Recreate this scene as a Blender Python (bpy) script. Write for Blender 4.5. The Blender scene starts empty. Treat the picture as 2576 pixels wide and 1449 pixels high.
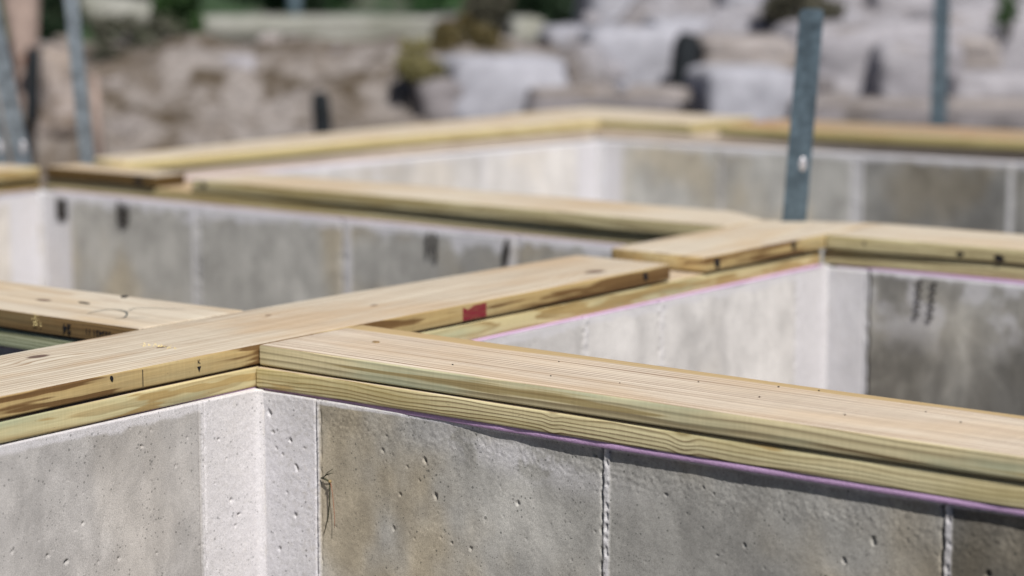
import bpy, bmesh, math, random
import numpy as np
from mathutils import Vector, Matrix, noise as mnoise

SC = bpy.context.scene
COL = SC.collection
# ------------------------------------------------------------------ camera, sky, sun, exposure
CAMP = Vector((2.8462, -2.9665, 0.7140))
CR = Vector((0.796556, 0.604560, 0.002489))
CU = Vector((-0.090828, 0.115601, 0.989134))
CF = Vector((-0.597703, 0.788127, -0.146994))
cam_d = bpy.data.cameras.new("camera")
cam = bpy.data.objects.new("camera", cam_d)
COL.objects.link(cam)
cam.matrix_world = Matrix(((CR.x, CU.x, -CF.x, CAMP.x), (CR.y, CU.y, -CF.y, CAMP.y),
                           (CR.z, CU.z, -CF.z, CAMP.z), (0, 0, 0, 1)))
cam_d.sensor_width = 36.0
cam_d.lens = 78.43
cam_d.clip_start = 0.05
cam_d.clip_end = 500
cam_d.dof.use_dof = True
cam_d.dof.focus_distance = 3.88
cam_d.dof.aperture_fstop = 2.05
cam_d.dof.aperture_blades = 0
SC.camera = cam

SUN = Vector((0.56, -0.38, 0.735)).normalized()
world = bpy.data.worlds.new("World")
SC.world = world
world.use_nodes = True
wn = world.node_tree
bg = wn.nodes["Background"]
sky = wn.nodes.new("ShaderNodeTexSky")
sky.sky_type = 'NISHITA'
sky.sun_disc = False
sky.sun_elevation = math.asin(SUN.z)
sky.sun_rotation = math.atan2(SUN.x, SUN.y)
sky.air_density = 0.6
sky.dust_density = 0.4
wn.links.new(sky.outputs[0], bg.inputs[0])
bg.inputs[1].default_value = 0.05
sd = bpy.data.lights.new("sun", 'SUN')
sd.energy = 5.0
sd.angle = math.radians(0.5)
sd.color = (1.0, 0.962, 0.925)
sun = bpy.data.objects.new("sun", sd)
COL.objects.link(sun)
sun.rotation_euler = SUN.to_track_quat('Z', 'Y').to_euler()
sun.location = (4, -4, 8)
SC.view_settings.view_transform = 'Standard'
SC.view_settings.look = 'None'
SC.view_settings.exposure = 0.0
SC.view_settings.gamma = 1.0
SC.render.resolution_x = 1024
SC.render.resolution_y = 576
SC.render.engine = 'CYCLES'

# ------------------------------------------------------------------ helpers
def lin(r, g, b):
    def f(c):
        c /= 255.0
        return c / 12.92 if c <= 0.04045 else ((c + 0.055) / 1.055) ** 2.4
    return (f(r), f(g), f(b), 1.0)

def bgp(sx, sy, d):
    """a spot at picture column/row (of 2576x1449) and a depth in metres: used to measure where background things stand"""
    return CAMP + d * (CF + CR * ((sx - 1288) / 5612.27) - CU * ((sy - 724.5) / 5612.27))

def tag(o, label=None, cat=None, group=None, kind=None):
    if label: o["label"] = label
    if cat: o["category"] = cat
    if group: o["group"] = group
    if kind: o["kind"] = kind
    return o

def empty(name, loc):
    o = bpy.data.objects.new(name, None)
    o.empty_display_size = 0.1
    COL.objects.link(o)
    o.location = loc
    return o

def link_mesh(name, me, mats, parent=None, loc=None, smooth=True):
    o = bpy.data.objects.new(name, me)
    COL.objects.link(o)
    for m in (mats if isinstance(mats, (list, tuple)) else [mats]):
        me.materials.append(m)
    if loc is not None: o.location = loc
    if parent is not None: o.parent = parent
    if smooth and len(me.polygons):
        me.polygons.foreach_set("use_smooth", [True] * len(me.polygons))
    return o

def pydata(name, vs, fs):
    me = bpy.data.meshes.new(name)
    me.from_pydata([tuple(v) for v in vs], [], fs)
    me.update()
    return me

class NT:
    """small node-tree writer"""
    def __init__(s, name):
        s.m = bpy.data.materials.new(name)
        s.m.use_nodes = True
        s.t = s.m.node_tree
        s.b = s.t.nodes["Principled BSDF"]
        s.b.inputs["Roughness"].default_value = 0.8
        s.b.inputs["Specular IOR Level"].default_value = 0.25
    def n(s, typ, **kw):
        nd = s.t.nodes.new(typ)
        for k, v in kw.items(): setattr(nd, k, v)
        return nd
    def put(s, sock, v):
        if v is None: return
        if isinstance(v, bpy.types.NodeSocket): s.t.links.new(v, sock)
        elif isinstance(v, (tuple, list)) and sock.type == 'VECTOR': sock.default_value = tuple(v)[:3]
        elif isinstance(v, (tuple, list)): sock.default_value = tuple(v) if len(v) == 4 else tuple(v) + (1.0,)
        else: sock.default_value = v
    def math(s, op, a, b=None, c=None, clamp=False):
        nd = s.n("ShaderNodeMath", operation=op); nd.use_clamp = clamp
        s.put(nd.inputs[0], a); s.put(nd.inputs[1], b); s.put(nd.inputs[2], c)
        return nd.outputs[0]
    def vmath(s, op, a, b=None):
        nd = s.n("ShaderNodeVectorMath", operation=op)
        s.put(nd.inputs[0], a); s.put(nd.inputs[1], b)
        return nd.outputs[0]
    def obj(s): return s.n("ShaderNodeTexCoord").outputs["Object"]
    def sep(s, v):
        nd = s.n("ShaderNodeSeparateXYZ"); s.put(nd.inputs[0], v); return nd.outputs
    def comb(s, x, y, z):
        nd = s.n("ShaderNodeCombineXYZ")
        s.put(nd.inputs[0], x); s.put(nd.inputs[1], y); s.put(nd.inputs[2], z); return nd.outputs[0]
    def noise(s, v, scale=1.0, detail=3.0, rough=0.55, dist=0.0):
        nd = s.n("ShaderNodeTexNoise"); s.put(nd.inputs["Vector"], v)
        nd.inputs["Scale"].default_value = scale; nd.inputs["Detail"].default_value = detail
        nd.inputs["Roughness"].default_value = rough; nd.inputs["Distortion"].default_value = dist
        return nd.outputs[0]
    def ramp(s, f, a, b, lo=0.0, hi=1.0):
        nd = s.n("ShaderNodeMapRange", interpolation_type='SMOOTHSTEP')
        s.put(nd.inputs[0], f); nd.inputs[1].default_value = a; nd.inputs[2].default_value = b
        nd.inputs[3].default_value = lo; nd.inputs[4].default_value = hi
        return nd.outputs[0]
    def mix(s, f, a, b, mode='MIX'):
        nd = s.n("ShaderNodeMix", data_type='RGBA', blend_type=mode)
        s.put(nd.inputs[0], f); s.put(nd.inputs[6], a); s.put(nd.inputs[7], b)
        return nd.outputs[2]
    def attr(s, name): return s.n("ShaderNodeAttribute", attribute_name=name).outputs["Fac"]
    def bump(s, h, strength=0.3, dist=0.001):
        nd = s.n("ShaderNodeBump"); s.put(nd.inputs["Height"], h)
        nd.inputs["Strength"].default_value = strength; nd.inputs["Distance"].default_value = dist
        s.t.links.new(nd.outputs[0], s.b.inputs["Normal"])
    def out(s, col, rough=None):
        s.put(s.b.inputs["Base Color"], col)
        if rough is not None: s.put(s.b.inputs["Roughness"], rough)
        return s.m

# ------------------------------------------------------------------ materials
def wood(name, early, late, heart=None, hthr=0.5, seed=0.0, pith=(0.03, -0.09), spacing=0.006,
         strength=0.8, warp=0.010, knots=(), blotch=None, blot=0.5, fine=0.22, late_w=0.45, speck=0.0, hs=(1.6, 9, 22), band=None):
    """solid pine: growth rings round a pith line running along the board (object X)"""
    N = NT(name)
    P = N.obj()
    x, y, z = N.sep(P)
    off = N.vmath('ADD', P, (seed * 3.7, seed * 1.3, seed * 2.1))
    slow = N.noise(N.vmath('MULTIPLY', off, (1.3, 3.0, 3.0)), 1.0, 2)
    mid = N.noise(N.vmath('MULTIPLY', off, (3.4, 16.0, 16.0)), 1.0, 3)
    yy = N.math('SUBTRACT', y, pith[0]); zz = N.math('SUBTRACT', z, pith[1])
    r = N.math('SQRT', N.math('ADD', N.math('MULTIPLY', yy, yy), N.math('MULTIPLY', zz, zz)))
    r = N.math('ADD', r, N.math('MULTIPLY', N.math('SUBTRACT', slow, 0.5), warp * 6))
    r = N.math('ADD', r, N.math('MULTIPLY', N.math('SUBTRACT', mid, 0.5), warp * 1.8))
    rn = N.noise(N.comb(N.math('MULTIPLY', r, 0.45 / spacing), seed, N.math('MULTIPLY', x, 0.5)), 1.0, 1)
    r = N.math('ADD', r, N.math('MULTIPLY', N.math('SUBTRACT', rn, 0.5), spacing * 1.5))
    kmask = None
    for (kx, ky, kr) in knots:
        dx = N.math('MULTIPLY', N.math('SUBTRACT', x, kx), 0.55)
        dy = N.math('SUBTRACT', y, ky)
        d = N.math('SQRT', N.math('ADD', N.math('MULTIPLY', dx, dx), N.math('MULTIPLY', dy, dy)))
        bend = N.ramp(d, 0.0, kr * 4.5, kr * 1.3, 0.0)
        r = N.math('ADD', r, bend)
        if kr < .005: continue
        km = N.ramp(d, kr * 0.55, kr * 1.05, 1.0, 0.0)
        kmask = km if kmask is None else N.math('MAXIMUM', kmask, km)
    fr = N.math('FRACT', N.math('DIVIDE', r, spacing))
    up = N.ramp(fr, 1.0 - late_w - 0.25, 0.93, 0.0, 1.0)
    dn = N.ramp(fr, 0.93, 1.0, 1.0, 0.0)
    ring = N.math('MULTIPLY', up, dn)
    var = N.noise(N.vmath('MULTIPLY', off, (0.8, 30, 30)), 1.0, 1)
    ring = N.math('MULTIPLY', ring, N.ramp(var, 0.3, 0.7, 0.5, 1.0))
    c = N.mix(N.math('MULTIPLY', ring, strength), early, late)
    if blotch is not None:
        bm = N.ramp(N.noise(N.vmath('MULTIPLY', off, (2.5, 8, 14)), 1.0, 3), 0.42, 0.68, 0.0, blot)
        c = N.mix(bm, c, blotch)
    if heart is not None:
        hn = N.noise(N.vmath('MULTIPLY', off, hs), 1.0, 3, 0.5)
        hm = N.ramp(hn, hthr, hthr + 0.035)
        dark = N.mix(N.math('MULTIPLY', ring, 0.4), heart, tuple(v * 0.6 for v in heart[:3]))
        c = N.mix(N.math('MULTIPLY', hm, 0.85), c, dark)
    fib = N.noise(N.vmath('MULTIPLY', off, (9, 420, 420)), 1.0, 3, 0.6)
    c = N.mix(1.0, c, N.mix(fib, (1 - fine,) * 3, (1 + fine,) * 3), 'MULTIPLY')
    st = N.noise(N.vmath('MULTIPLY', off, (2.2, 90, 90)), 1.0, 2, 0.6)
    c = N.mix(1.0, c, N.mix(N.ramp(st, 0.3, 0.7), (0.86, 0.83, 0.79), (1.07, 1.08, 1.07)), 'MULTIPLY')
    sw = N.noise(N.vmath('MULTIPLY', off, (230, 5, 5)), 1.0, 2)
    c = N.mix(1.0, c, N.mix(N.ramp(sw, .3, .7), (.955, .955, .95), (1.03, 1.03, 1.03)), 'MULTIPLY')
    if speck > 0:
        sp = N.noise(N.vmath('MULTIPLY', off, (70, 260, 260)), 1.0, 1)
        c = N.mix(N.ramp(sp, 0.76, 0.8, 0.0, speck), c, (0.06, 0.04, 0.03))
    if band is not None:
        edge = N.math('ADD', y, N.math('MULTIPLY', N.math('SUBTRACT', slow, 0.5), 0.10))
        c = N.mix(N.ramp(edge, band[0], band[0] + 0.008, 0.0, 0.8), c, band[1])
    if kmask is not None:
        c = N.mix(N.math('MULTIPLY', kmask, 0.85), c, lin(84, 58, 50))
    N.bump(N.math('ADD', N.math('MULTIPLY', ring, 0.5), N.math('MULTIPLY', fib, 0.8)), 0.45, 0.0008)
    return N.out(c, 0.72)

PALE = lin(213, 202, 183)
def top_wood(name, seed, pith=(0.05, -0.05), spacing=0.007, strength=0.55, knots=(), early=PALE, late=lin(154, 122, 98), **kw):
    kw.setdefault('blotch', lin(200, 174, 138)); kw.setdefault('blot', 0.6)
    return wood(name, early, late, seed=seed, pith=pith, spacing=spacing, strength=strength, knots=knots, fine=0.16, **kw)

def concrete(name, base, white=lin(196, 194, 196), stain=lin(120, 108, 84), seed=0.0, contrast=0.25, speck=1.0):
    N = NT(name)
    P = N.vmath('ADD', N.n("ShaderNodeNewGeometry").outputs["Position"], (seed, seed * 2.3, seed * 0.7))
    big = N.noise(N.vmath('MULTIPLY', P, (8.0, 8.0, 5.5)), 1.0, 8, 0.72, 0.6)
    c = N.mix(1.0, base, N.mix(N.ramp(big, 0.3, 0.72), (1 - contrast,) * 3, (1 + contrast,) * 3), 'MULTIPLY')
    run = N.noise(N.vmath('MULTIPLY', P, (26, 26, 2.2)), 1.0, 3, 0.6)
    c = N.mix(1.0, c, N.mix(N.ramp(run, 0.25, 0.75), (1 - contrast * .3,) * 3, (1 + contrast * .22,) * 3), 'MULTIPLY')
    c = N.mix(1.0, c, N.mix(N.attr("tone"), (0.35,) * 3, (1.65,) * 3), 'MULTIPLY')
    sm = N.math('MULTIPLY', N.attr("stain"), 0.95)
    c = N.mix(sm, c, N.mix(1.0, c, (1.02, 0.90, 0.70), 'MULTIPLY'))
    wm = N.attr("white")
    wn_ = N.noise(P, 95.0, 4, 0.65)
    wmask = N.math('MULTIPLY', wm, N.ramp(wn_, 0.22, 0.55, 0.55, 1.0), clamp=True)
    c = N.mix(wmask, c, white)
    f1 = N.noise(P, 520.0, 3, 0.7)
    c = N.mix(1.0, c, N.mix(N.ramp(f1, 0.3, 0.7), (0.76,) * 3, (1.2,) * 3), 'MULTIPLY')
    for (vs, r0, off_) in ((115.0, .20, 0.0), (48.0, .13, 3.3), (210.0, .22, 7.7)):
        vo = N.n("ShaderNodeTexVoronoi"); vo.inputs["Scale"].default_value = vs
        N.put(vo.inputs["Vector"], N.vmath('ADD', P, (off_, off_, off_)))
        cc = N.sep(vo.outputs["Color"])
        rad = N.math('MULTIPLY', N.ramp(cc[0], 0.55, 1.0, 0.0, r0), N.ramp(N.noise(P, 9.0 + vs * .05, 2), 0.38, 0.62, 0.25, 1.35))
        m = N.math('LESS_THAN', vo.outputs["Distance"], rad)
        c = N.mix(N.math('MULTIPLY', m, 0.6 * speck), c, (0.035, 0.04, 0.036))
    f2 = N.noise(P, 160.0, 4, 0.7)
    N.bump(N.math('ADD', f1, N.math('MULTIPLY', f2, 1.2)), 0.4, 0.0010)
    return N.out(c, 0.92)

def plain(name, col, rough=0.7, metal=0.0, var=0.2, scale=20.0, bump=0.0):
    N = NT(name)
    P = N.obj()
    nz = N.noise(P, scale, 4, 0.6)
    c = N.mix(1.0, col, N.mix(N.ramp(nz, 0.3, 0.7), (1 - var,) * 3, (1 + var,) * 3), 'MULTIPLY')
    N.b.inputs["Metallic"].default_value = metal
    if bump: N.bump(nz, bump, 0.01)
    return N.out(c, rough)

def stone_mat(name, col, col2, scale=5.0, dirt=lin(110, 96, 78), dthr=0.55):
    N = NT(name)
    P = N.n("ShaderNodeNewGeometry").outputs["Position"]
    a = N.noise(P, scale, 6, 0.65, 0.3)
    c = N.mix(N.ramp(a, 0.35, 0.68), col, col2)
    b = N.noise(N.vmath('MULTIPLY', P, (2.2, 2.2, 5.0)), 1.3, 5, 0.65)
    c = N.mix(N.ramp(b, dthr, dthr + 0.14, 0.0, 0.75), c, dirt)
    d = N.noise(P, scale * 7, 5, 0.7)
    c = N.mix(1.0, c, N.mix(N.ramp(d, 0.3, 0.7), (0.85,) * 3, (1.1,) * 3), 'MULTIPLY')
    N.bump(N.math('ADD', N.math('MULTIPLY', a, 2.0), d), 0.5, 0.015)
    return N.out(c, 0.95)

def leaf_mat(name, col, col2):
    N = NT(name)
    oi = N.n("ShaderNodeNewGeometry").outputs["Random Per Island"]
    c = N.mix(oi, col, col2)
    N.b.inputs["Subsurface Weight"].default_value = 0.0
    return N.out(c, 0.6)

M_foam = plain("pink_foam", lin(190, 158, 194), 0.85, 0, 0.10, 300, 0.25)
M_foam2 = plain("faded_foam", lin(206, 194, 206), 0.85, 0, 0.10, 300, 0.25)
M_foam3 = plain("faded_pink_foam", lin(206, 176, 206), 0.85, 0, 0.10, 300, 0.25)  # paler, faded pink of the foam itself
M_ink = plain("black_ink", (0.012, 0.012, 0.014, 1), 0.7)
M_teal = plain("marker_ink", (0.02, 0.05, 0.06, 1), 0.7)
def red_paint():
    N = NT("red_paint")
    P = N.obj()
    a = N.noise(N.vmath('MULTIPLY', P, (30, 60, 220)), 1.0, 4, .6)
    c = N.mix(N.ramp(a, .35, .7, 0.0, .55), lin(128, 36, 50), lin(132, 84, 62))
    return N.out(c, .85)
M_red = red_paint()
M_nail = plain("zinc", (0.62, 0.60, 0.62, 1), 0.42, 0.6, 0.1)
M_nail_dark = plain("nail_head_steel", (0.05, 0.045, 0.04, 1), 0.6, 0.5)
M_tar = plain("dark_residue", (0.042, 0.038, 0.034, 1), 0.9)
M_twig = plain("dry_stem", lin(64, 66, 48), 0.8)
M_twigr = plain("rusty_stem", lin(150, 90, 62), 0.8)
M_bud = plain("bud_scale", lin(150, 130, 92), 0.8)

def galvanised(name, tint):
    N = NT(name)
    P = N.obj()
    v = N.n("ShaderNodeTexVoronoi"); v.inputs["Scale"].default_value = 70
    N.put(v.inputs["Vector"], P)
    c = N.mix(N.ramp(N.noise(P, 14.0, 5, 0.7), 0.35, 0.65), tuple(t * .8 for t in tint[:3]), tuple(t * 1.5 for t in tint[:3]))
    c = N.mix(N.ramp(N.noise(P, 60.0, 2, 0.5), 0.66, 0.72, 0, .5), c, tuple(t * 2.2 for t in tint[:3]))
    sepc = N.sep(v.outputs["Color"])
    c = N.mix(1.0, c, N.mix(sepc[0], (0.85,) * 3, (1.15,) * 3), 'MULTIPLY')
    N.b.inputs["Metallic"].default_value = 0.55
    return N.out(c, 0.5)
M_strap = galvanised("galvanised_steel", lin(84, 98, 107))
M_strap2 = galvanised("weathered_galvanised_steel", lin(118, 126, 132))

# ------------------------------------------------------------------ numpy noise
def _h(ix, iy, seed):
    n = (ix.astype(np.int64) * 374761393 + iy.astype(np.int64) * 668265263 + seed * 974634777) & 0xffffffff
    n = ((n ^ (n >> 13)) * 1274126177) & 0xffffffff
    return ((n ^ (n >> 16)) & 0xffffff) / float(0xffffff)
def vn(x, y, seed=0):
    ix = np.floor(x); iy = np.floor(y); fx = x - ix; fy = y - iy
    fx = fx * fx * (3 - 2 * fx); fy = fy * fy * (3 - 2 * fy)
    a = _h(ix, iy, seed); b = _h(ix + 1, iy, seed); c = _h(ix, iy + 1, seed); d = _h(ix + 1, iy + 1, seed)
    return (a * (1 - fx) + b * fx) * (1 - fy) + (c * (1 - fx) + d * fx) * fy
def fbm(x, y, seed=0, o=4, g=0.5):
    s = 0; a = 1; t = 0
    for i in range(o):
        s = s + a * vn(x * 2 ** i, y * 2 ** i, seed + i * 17); t += a; a *= g
    return s / t
def sstep(x, a, b):
    t = np.clip((x - a) / (b - a), 0, 1); return t * t * (3 - 2 * t)

# ------------------------------------------------------------------ concrete walls
def make_wall(name, label, axis, c, aa, zz, mat, thick, seams=(), bands=(), tones=None, seed=1, ztop=-0.088,
              cshift=None, rim=0.014, pits=(), npit=0, pitzone=None, fillet=(), stain=0.5, rim_n=0.02, extra=None, mottle=0.1, slots=()):
    """poured wall: face sheet of real relief (bug holes, fins, corner bands) in front of a solid body.
    axis 'B' runs along X and faces -Y; axis 'A' runs along Y and faces +X"""
    rng = np.random.default_rng(seed)
    a = np.array(aa); z = np.array(zz)
    A, Z = np.meshgrid(a, z)
    zt = ztop(a) if callable(ztop) else np.full_like(a, ztop)
    Zr = zt[None, :] + Z            # Z rows are depths below the top (<= 0)
    rag_ = (fbm(A * 55 + 3, Zr * 55, seed + 201, 3) - .5) * .006
    h = (fbm(A * 2.2, Zr * 2.2, seed, 3) - .5) * .004 + (fbm(A * 30, Zr * 30, seed + 5, 3) - .5) * .0012
    white = np.zeros_like(A); tone = np.full_like(A, 0.5)
    if tones:
        edges = [-99] + list(seams) + [99]
        for i, t in enumerate(tones):
            m = (A >= edges[i]) & (A < edges[i + 1])
            tone[m] = t
    mt = fbm(A * 5, Zr * 4, seed + 31, 5, .6)
    tone = tone + (mt - .5) * mottle * 4
    st = sstep(fbm(A * 3.2, Zr * 2.4, seed + 77, 4, .6), .45, .7) * stain
    nz1 = vn(A * 90, Zr * 90, seed + 3); nz2 = fbm(A * 60, Zr * 60, seed + 9, 3)
    for s in seams:
        wob = (vn(A * 0 + 3.3, Zr * 130, seed + int(s * 97)) - .5)
        d = np.abs(A - s + wob * .002)
        fin = 1 - sstep(d, .004, .0075)
        h += fin * (.0018 + .0014 * vn(A * 260, Zr * 190, seed + 41) + .0008 * vn(A * 100, Zr * 30, seed + 43))
        g1 = np.exp(-((A - (s - .0095) + wob * .005) / .0022) ** 2) * sstep(vn(A * 0 + 7.1, Zr * 85, seed + 51), .15, .6)
        g2 = np.exp(-((A - (s + .001) + wob * .004) / .0024) ** 2) * sstep(vn(A * 0 + 1.1, Zr * 110, seed + 61), .3, .7)
        h -= (g1 * .0085 + g2 * .006)
        white = np.maximum(white, fin * .62)
    for (b0, b1, w) in bands:
        m = ((A >= b0) & (A <= b1)).astype(float)
        wb = sstep(A + rag_, b0 - .0015, b0 + .0015) * (1 - sstep(A + rag_, b1 - .0015, b1 + .0015))
        white = np.maximum(white, wb * w * (.78 + .34 * fbm(A * 12, Zr * 9, seed + 203, 4, .6)))
        h += m * ((fbm(A * 120, Zr * 120, seed + 91, 3) - .5) * .0009)
        tone = np.where(m > 0, 0.5, tone)
        e = b1 if abs(b1) > abs(b0) or axis == 'B' else b0
        for e in (b0, b1):
            if e in fillet: continue
            wob = (vn(A * 0 + 5.3, Zr * 150, seed + 13) - .5)
            ridge = np.exp(-((A - e) / .0028) ** 2)
            gr = np.exp(-((A - e - .0052 + wob * .003) / .0018) ** 2)
            gr2 = np.exp(-((A - e + .0058 + wob * .002) / .0016) ** 2)
            h += ridge * (.001 + .0022 * vn(A * 220, Zr * 240, seed + 15)) - gr * .005 * vn(A * 0, Zr * 60, seed + 4) - gr2 * .006
            white = np.maximum(white, ridge * .8)
    for (s_a, s_w) in slots:
        d = np.abs(A - s_a + (vn(A * 0, Zr * 40, 5) - .5) * .002)
        h -= .020 * (d < s_w)
        white = np.where(d < s_w, 0, white)
    rimn = rim + rim_n * fbm(A * 14, Zr * 14, seed + 23, 4, .6) ** 2 * 2
    rm = 1 - sstep(-Z, rimn * .7, rimn * 1.15)
    white = np.maximum(white, rm * .75)
    if extra is not None:
        dw, dt = extra(A, Zr)
        white = np.maximum(white, dw); tone = tone + dt
    # bug holes
    if axis == 'B' and seed == 3:
        zone = np.exp(-((Zr + .115 + .02 * A) / .032) ** 2) * sstep(A, .16, .2)
        h += (fbm(A * 190, Zr * 190, 71, 2) - .5) * .0018 * zone
        h += (fbm(A * 200, Zr * 200, 72, 2) - .5) * .0007
    P = list(pits)
    for i in range(npit):
        pz = pitzone
        P.append((rng.uniform(pz[0], pz[1]), rng.uniform(pz[2], pz[3]), rng.choice([.0013, .0017, .0022, .0030], p=[.5, .3, .15, .05]), rng.uniform(1, 1.6)))
    for (pa, pzv, pr, asp) in P:
        pr = pr * .8
        i0, i1 = np.searchsorted(a, [pa - pr * 1.5, pa + pr * 1.5])
        zc = Zr[:, min(max(i0, 0), len(a) - 1)]
        j = np.where(np.abs(zc - pzv) < pr * asp * 1.5)[0]
        if i1 <= i0 or len(j) == 0: continue
        sl = (slice(j[0], j[-1] + 1), slice(i0, i1))
        ang = math.atan2(pa * 77 % 1 - .5, 1)
        da = (A[sl] - pa) + (Zr[sl] - pzv) * ang; dz = (Zr[sl] - pzv) / asp
        q = np.sqrt(da * da + dz * dz) / (pr * (0.75 + .5 * vn(A[sl] * 300, Zr[sl] * 300, 5)))
        h[sl] -= np.sqrt(np.clip(1 - q * q, 0, 1)) * pr * 1.15
        white[sl] *= np.clip(q, 0, 1)
    off = np.zeros_like(a) if cshift is None else cshift(a)
    h = h + off[None, :]
    R = .016
    for fe in fillet:
        d = np.abs(A - fe); d = np.clip(d, 0, R)
        h += R - np.sqrt(np.clip(R * R - (R - d) ** 2, 0, None))
    # first rows fold back over the top
    def pos(av, hv, zv):
        return (av, c - hv, zv) if axis == 'B' else (c + hv, av, zv)
    rows = []
    X = A; nR, nC = A.shape
    Zr0 = Zr.copy()
    if axis == 'B': V = np.stack([A, c - h, Zr0], -1)
    else: V = np.stack([c + h, A, Zr0], -1)
    lip = V[0].copy(); back = V[0].copy()
    s_ = 1 if axis == 'B' else -1
    k = 1 if axis == 'B' else 0
    lip[:, k] += s_ * .003; lip[:, 2] += .0015
    back[:, k] += s_ * .06; back[:, 2] += .0018
    V = np.concatenate([back[None], lip[None], V], 0)
    att = {}
    for nm, arr in (("white", white), ("tone", tone), ("stain", st)):
        att[nm] = np.concatenate([arr[:1], arr[:1], arr], 0)
    nR += 2
    nV0 = nR * nC
    idx = np.arange(nV0).reshape(nR, nC)
    q = np.stack([idx[:-1, :-1], idx[1:, :-1], idx[1:, 1:], idx[:-1, 1:]], -1).reshape(-1, 4)
    if axis == 'A': pass
    # body
    a0, a1 = a[0], a[-1]; zb = float(Zr0.min()); z1 = float(zt.min()) - .0008
    f0 = .022 + max(0.0, -float(off.min()))
    if axis == 'B': x0, x1, y0, y1 = a0, a1, c + f0, c + thick
    else: x0, x1, y0, y1 = c - thick, c - f0, a0, a1
    bx = np.array([[x0, y0, zb], [x1, y0, zb], [x1, y1, zb], [x0, y1, zb], [x0, y0, z1], [x1, y0, z1], [x1, y1, z1], [x0, y1, z1]])
    bf = np.array([[0, 3, 2, 1], [4, 5, 6, 7], [0, 1, 5, 4], [1, 2, 6, 5], [2, 3, 7, 6], [3, 0, 4, 7]]) + nV0
    VV = np.concatenate([V.reshape(-1, 3), bx], 0); FF = np.concatenate([q, bf], 0)
    me = bpy.data.meshes.new(name)
    me.vertices.add(len(VV)); me.vertices.foreach_set("co", VV.astype(np.float32).ravel())
    me.loops.add(FF.size); me.loops.foreach_set("vertex_index", FF.astype(np.int32).ravel())
    me.polygons.add(len(FF)); me.polygons.foreach_set("loop_start", np.arange(0, FF.size, 4, dtype=np.int32))
    try: me.polygons.foreach_set("loop_total", np.full(len(FF), 4, dtype=np.int32))
    except Exception: pass
    sm = np.ones(len(FF), dtype=bool); sm[-6:] = False
    me.polygons.foreach_set("use_smooth", sm)
    me.update(calc_edges=True)
    for nm, arr in att.items():
        at = me.attributes.new(nm, 'FLOAT', 'POINT')
        v = np.concatenate([arr.ravel(), np.full(8, .5 if nm == "tone" else 0.0)])
        at.data.foreach_set("value", v.astype(np.float32))
    o = link_mesh(name, me, mat, smooth=False)
    tag(o, label, "wall")
    return o

def seq(*parts):
    out = []
    for (a, b, st) in parts:
        n = max(1, int(round(abs(b - a) / st)))
        out += list(np.linspace(a, b, n, endpoint=False))
    return out

# near faces
M_cB0 = concrete("concrete_near_cross_wall", lin(172, 170, 164), white=lin(211, 209, 212), stain=lin(120, 112, 96), seed=1.0, contrast=0.24)
M_cA = concrete("concrete_long_wall", lin(199, 195, 191), white=lin(212, 209, 211), seed=4.0, contrast=0.17, speck=.75)
M_cB2 = concrete("concrete_middle_cross_wall", lin(172, 170, 164), white=lin(208, 207, 212), seed=8.0, contrast=0.24, speck=.2)
M_cA2 = concrete("concrete_outer_side_wall", lin(202, 198, 194), white=lin(214, 212, 217), seed=12.0, contrast=0.12, speck=.1)
M_cB3 = concrete("concrete_far_wall", lin(176, 175, 170), white=lin(212, 211, 217), seed=15.0, contrast=0.2, speck=.1)

near_z = seq((0, -.52, .0021), (-.52, -.8, .03), (-.8, -1.8, .2)) + [-1.8]
def ztB0(a): return -0.0865 - .0042 * sstep(a, .1, .75) + .0006 * (vn(a * 40, a * 0, 4) - .5)
pits_B0 = [(.423843, -.2266, .006, 1.5), (.60, -.214, .005, 1.2), (.40, -.165, .005, 1.4), (.305, -.16, .004, 1.2), (.345, -.235, .0045, 1),
           (.50, -.31, .004, 1.5), (.33, -.30, .004, 1.6), (1.28, -.17, .006, 1.7), (1.23, -.21, .005, 1.3), (1.05, -.215, .0045, 1.2),
           (.90, -.155, .004, 1), (1.0, -.24, .003, 1), (1.47, -.19, .007, 1.1), (.69, -.35, .004, 1.2), (.62, -.40, .005, 1),
           (.035, -.125, .006, 1.5), (.085, -.17, .005, 1.2), (.065, -.20, .0035, 1.3), (.05, -.19, .003, 1.4), (.10, -.22, .005, 1.7),
           (.042, -.16, .004, 1.1), (.095, -.31, .005, 1.5), (.055, -.38, .004, 1.6), (.12, -.18, .003, 1), (.075, -.27, .003, 1)]
def exB0(A, Z):
    # pale efflorescence bloom under the plate left of the first seam, sandy rough band, tar-dark damp right panel
    w = np.exp(-(((A - .60) / .17) ** 2 + ((Z + .135 + (A - .6) * .12) / .030) ** 2))
    w = w * sstep(fbm(A * 26, Z * 26, 4, 5, .65), .30, .56)
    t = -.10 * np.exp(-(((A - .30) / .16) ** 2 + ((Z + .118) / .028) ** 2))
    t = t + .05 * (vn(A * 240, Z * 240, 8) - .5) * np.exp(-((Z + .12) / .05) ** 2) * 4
    return w * .62, t
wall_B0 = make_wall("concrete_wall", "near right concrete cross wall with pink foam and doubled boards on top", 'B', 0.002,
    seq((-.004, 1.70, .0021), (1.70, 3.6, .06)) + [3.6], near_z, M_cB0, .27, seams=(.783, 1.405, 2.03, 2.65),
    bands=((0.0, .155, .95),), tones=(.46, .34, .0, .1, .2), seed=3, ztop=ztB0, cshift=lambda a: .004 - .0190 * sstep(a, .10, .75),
    rim=.004, rim_n=.004, pits=pits_B0, npit=420, pitzone=(.16, 1.6, -.50, -.10), fillet=(0.0,), stain=.9, extra=exB0, mottle=.09)

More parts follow.
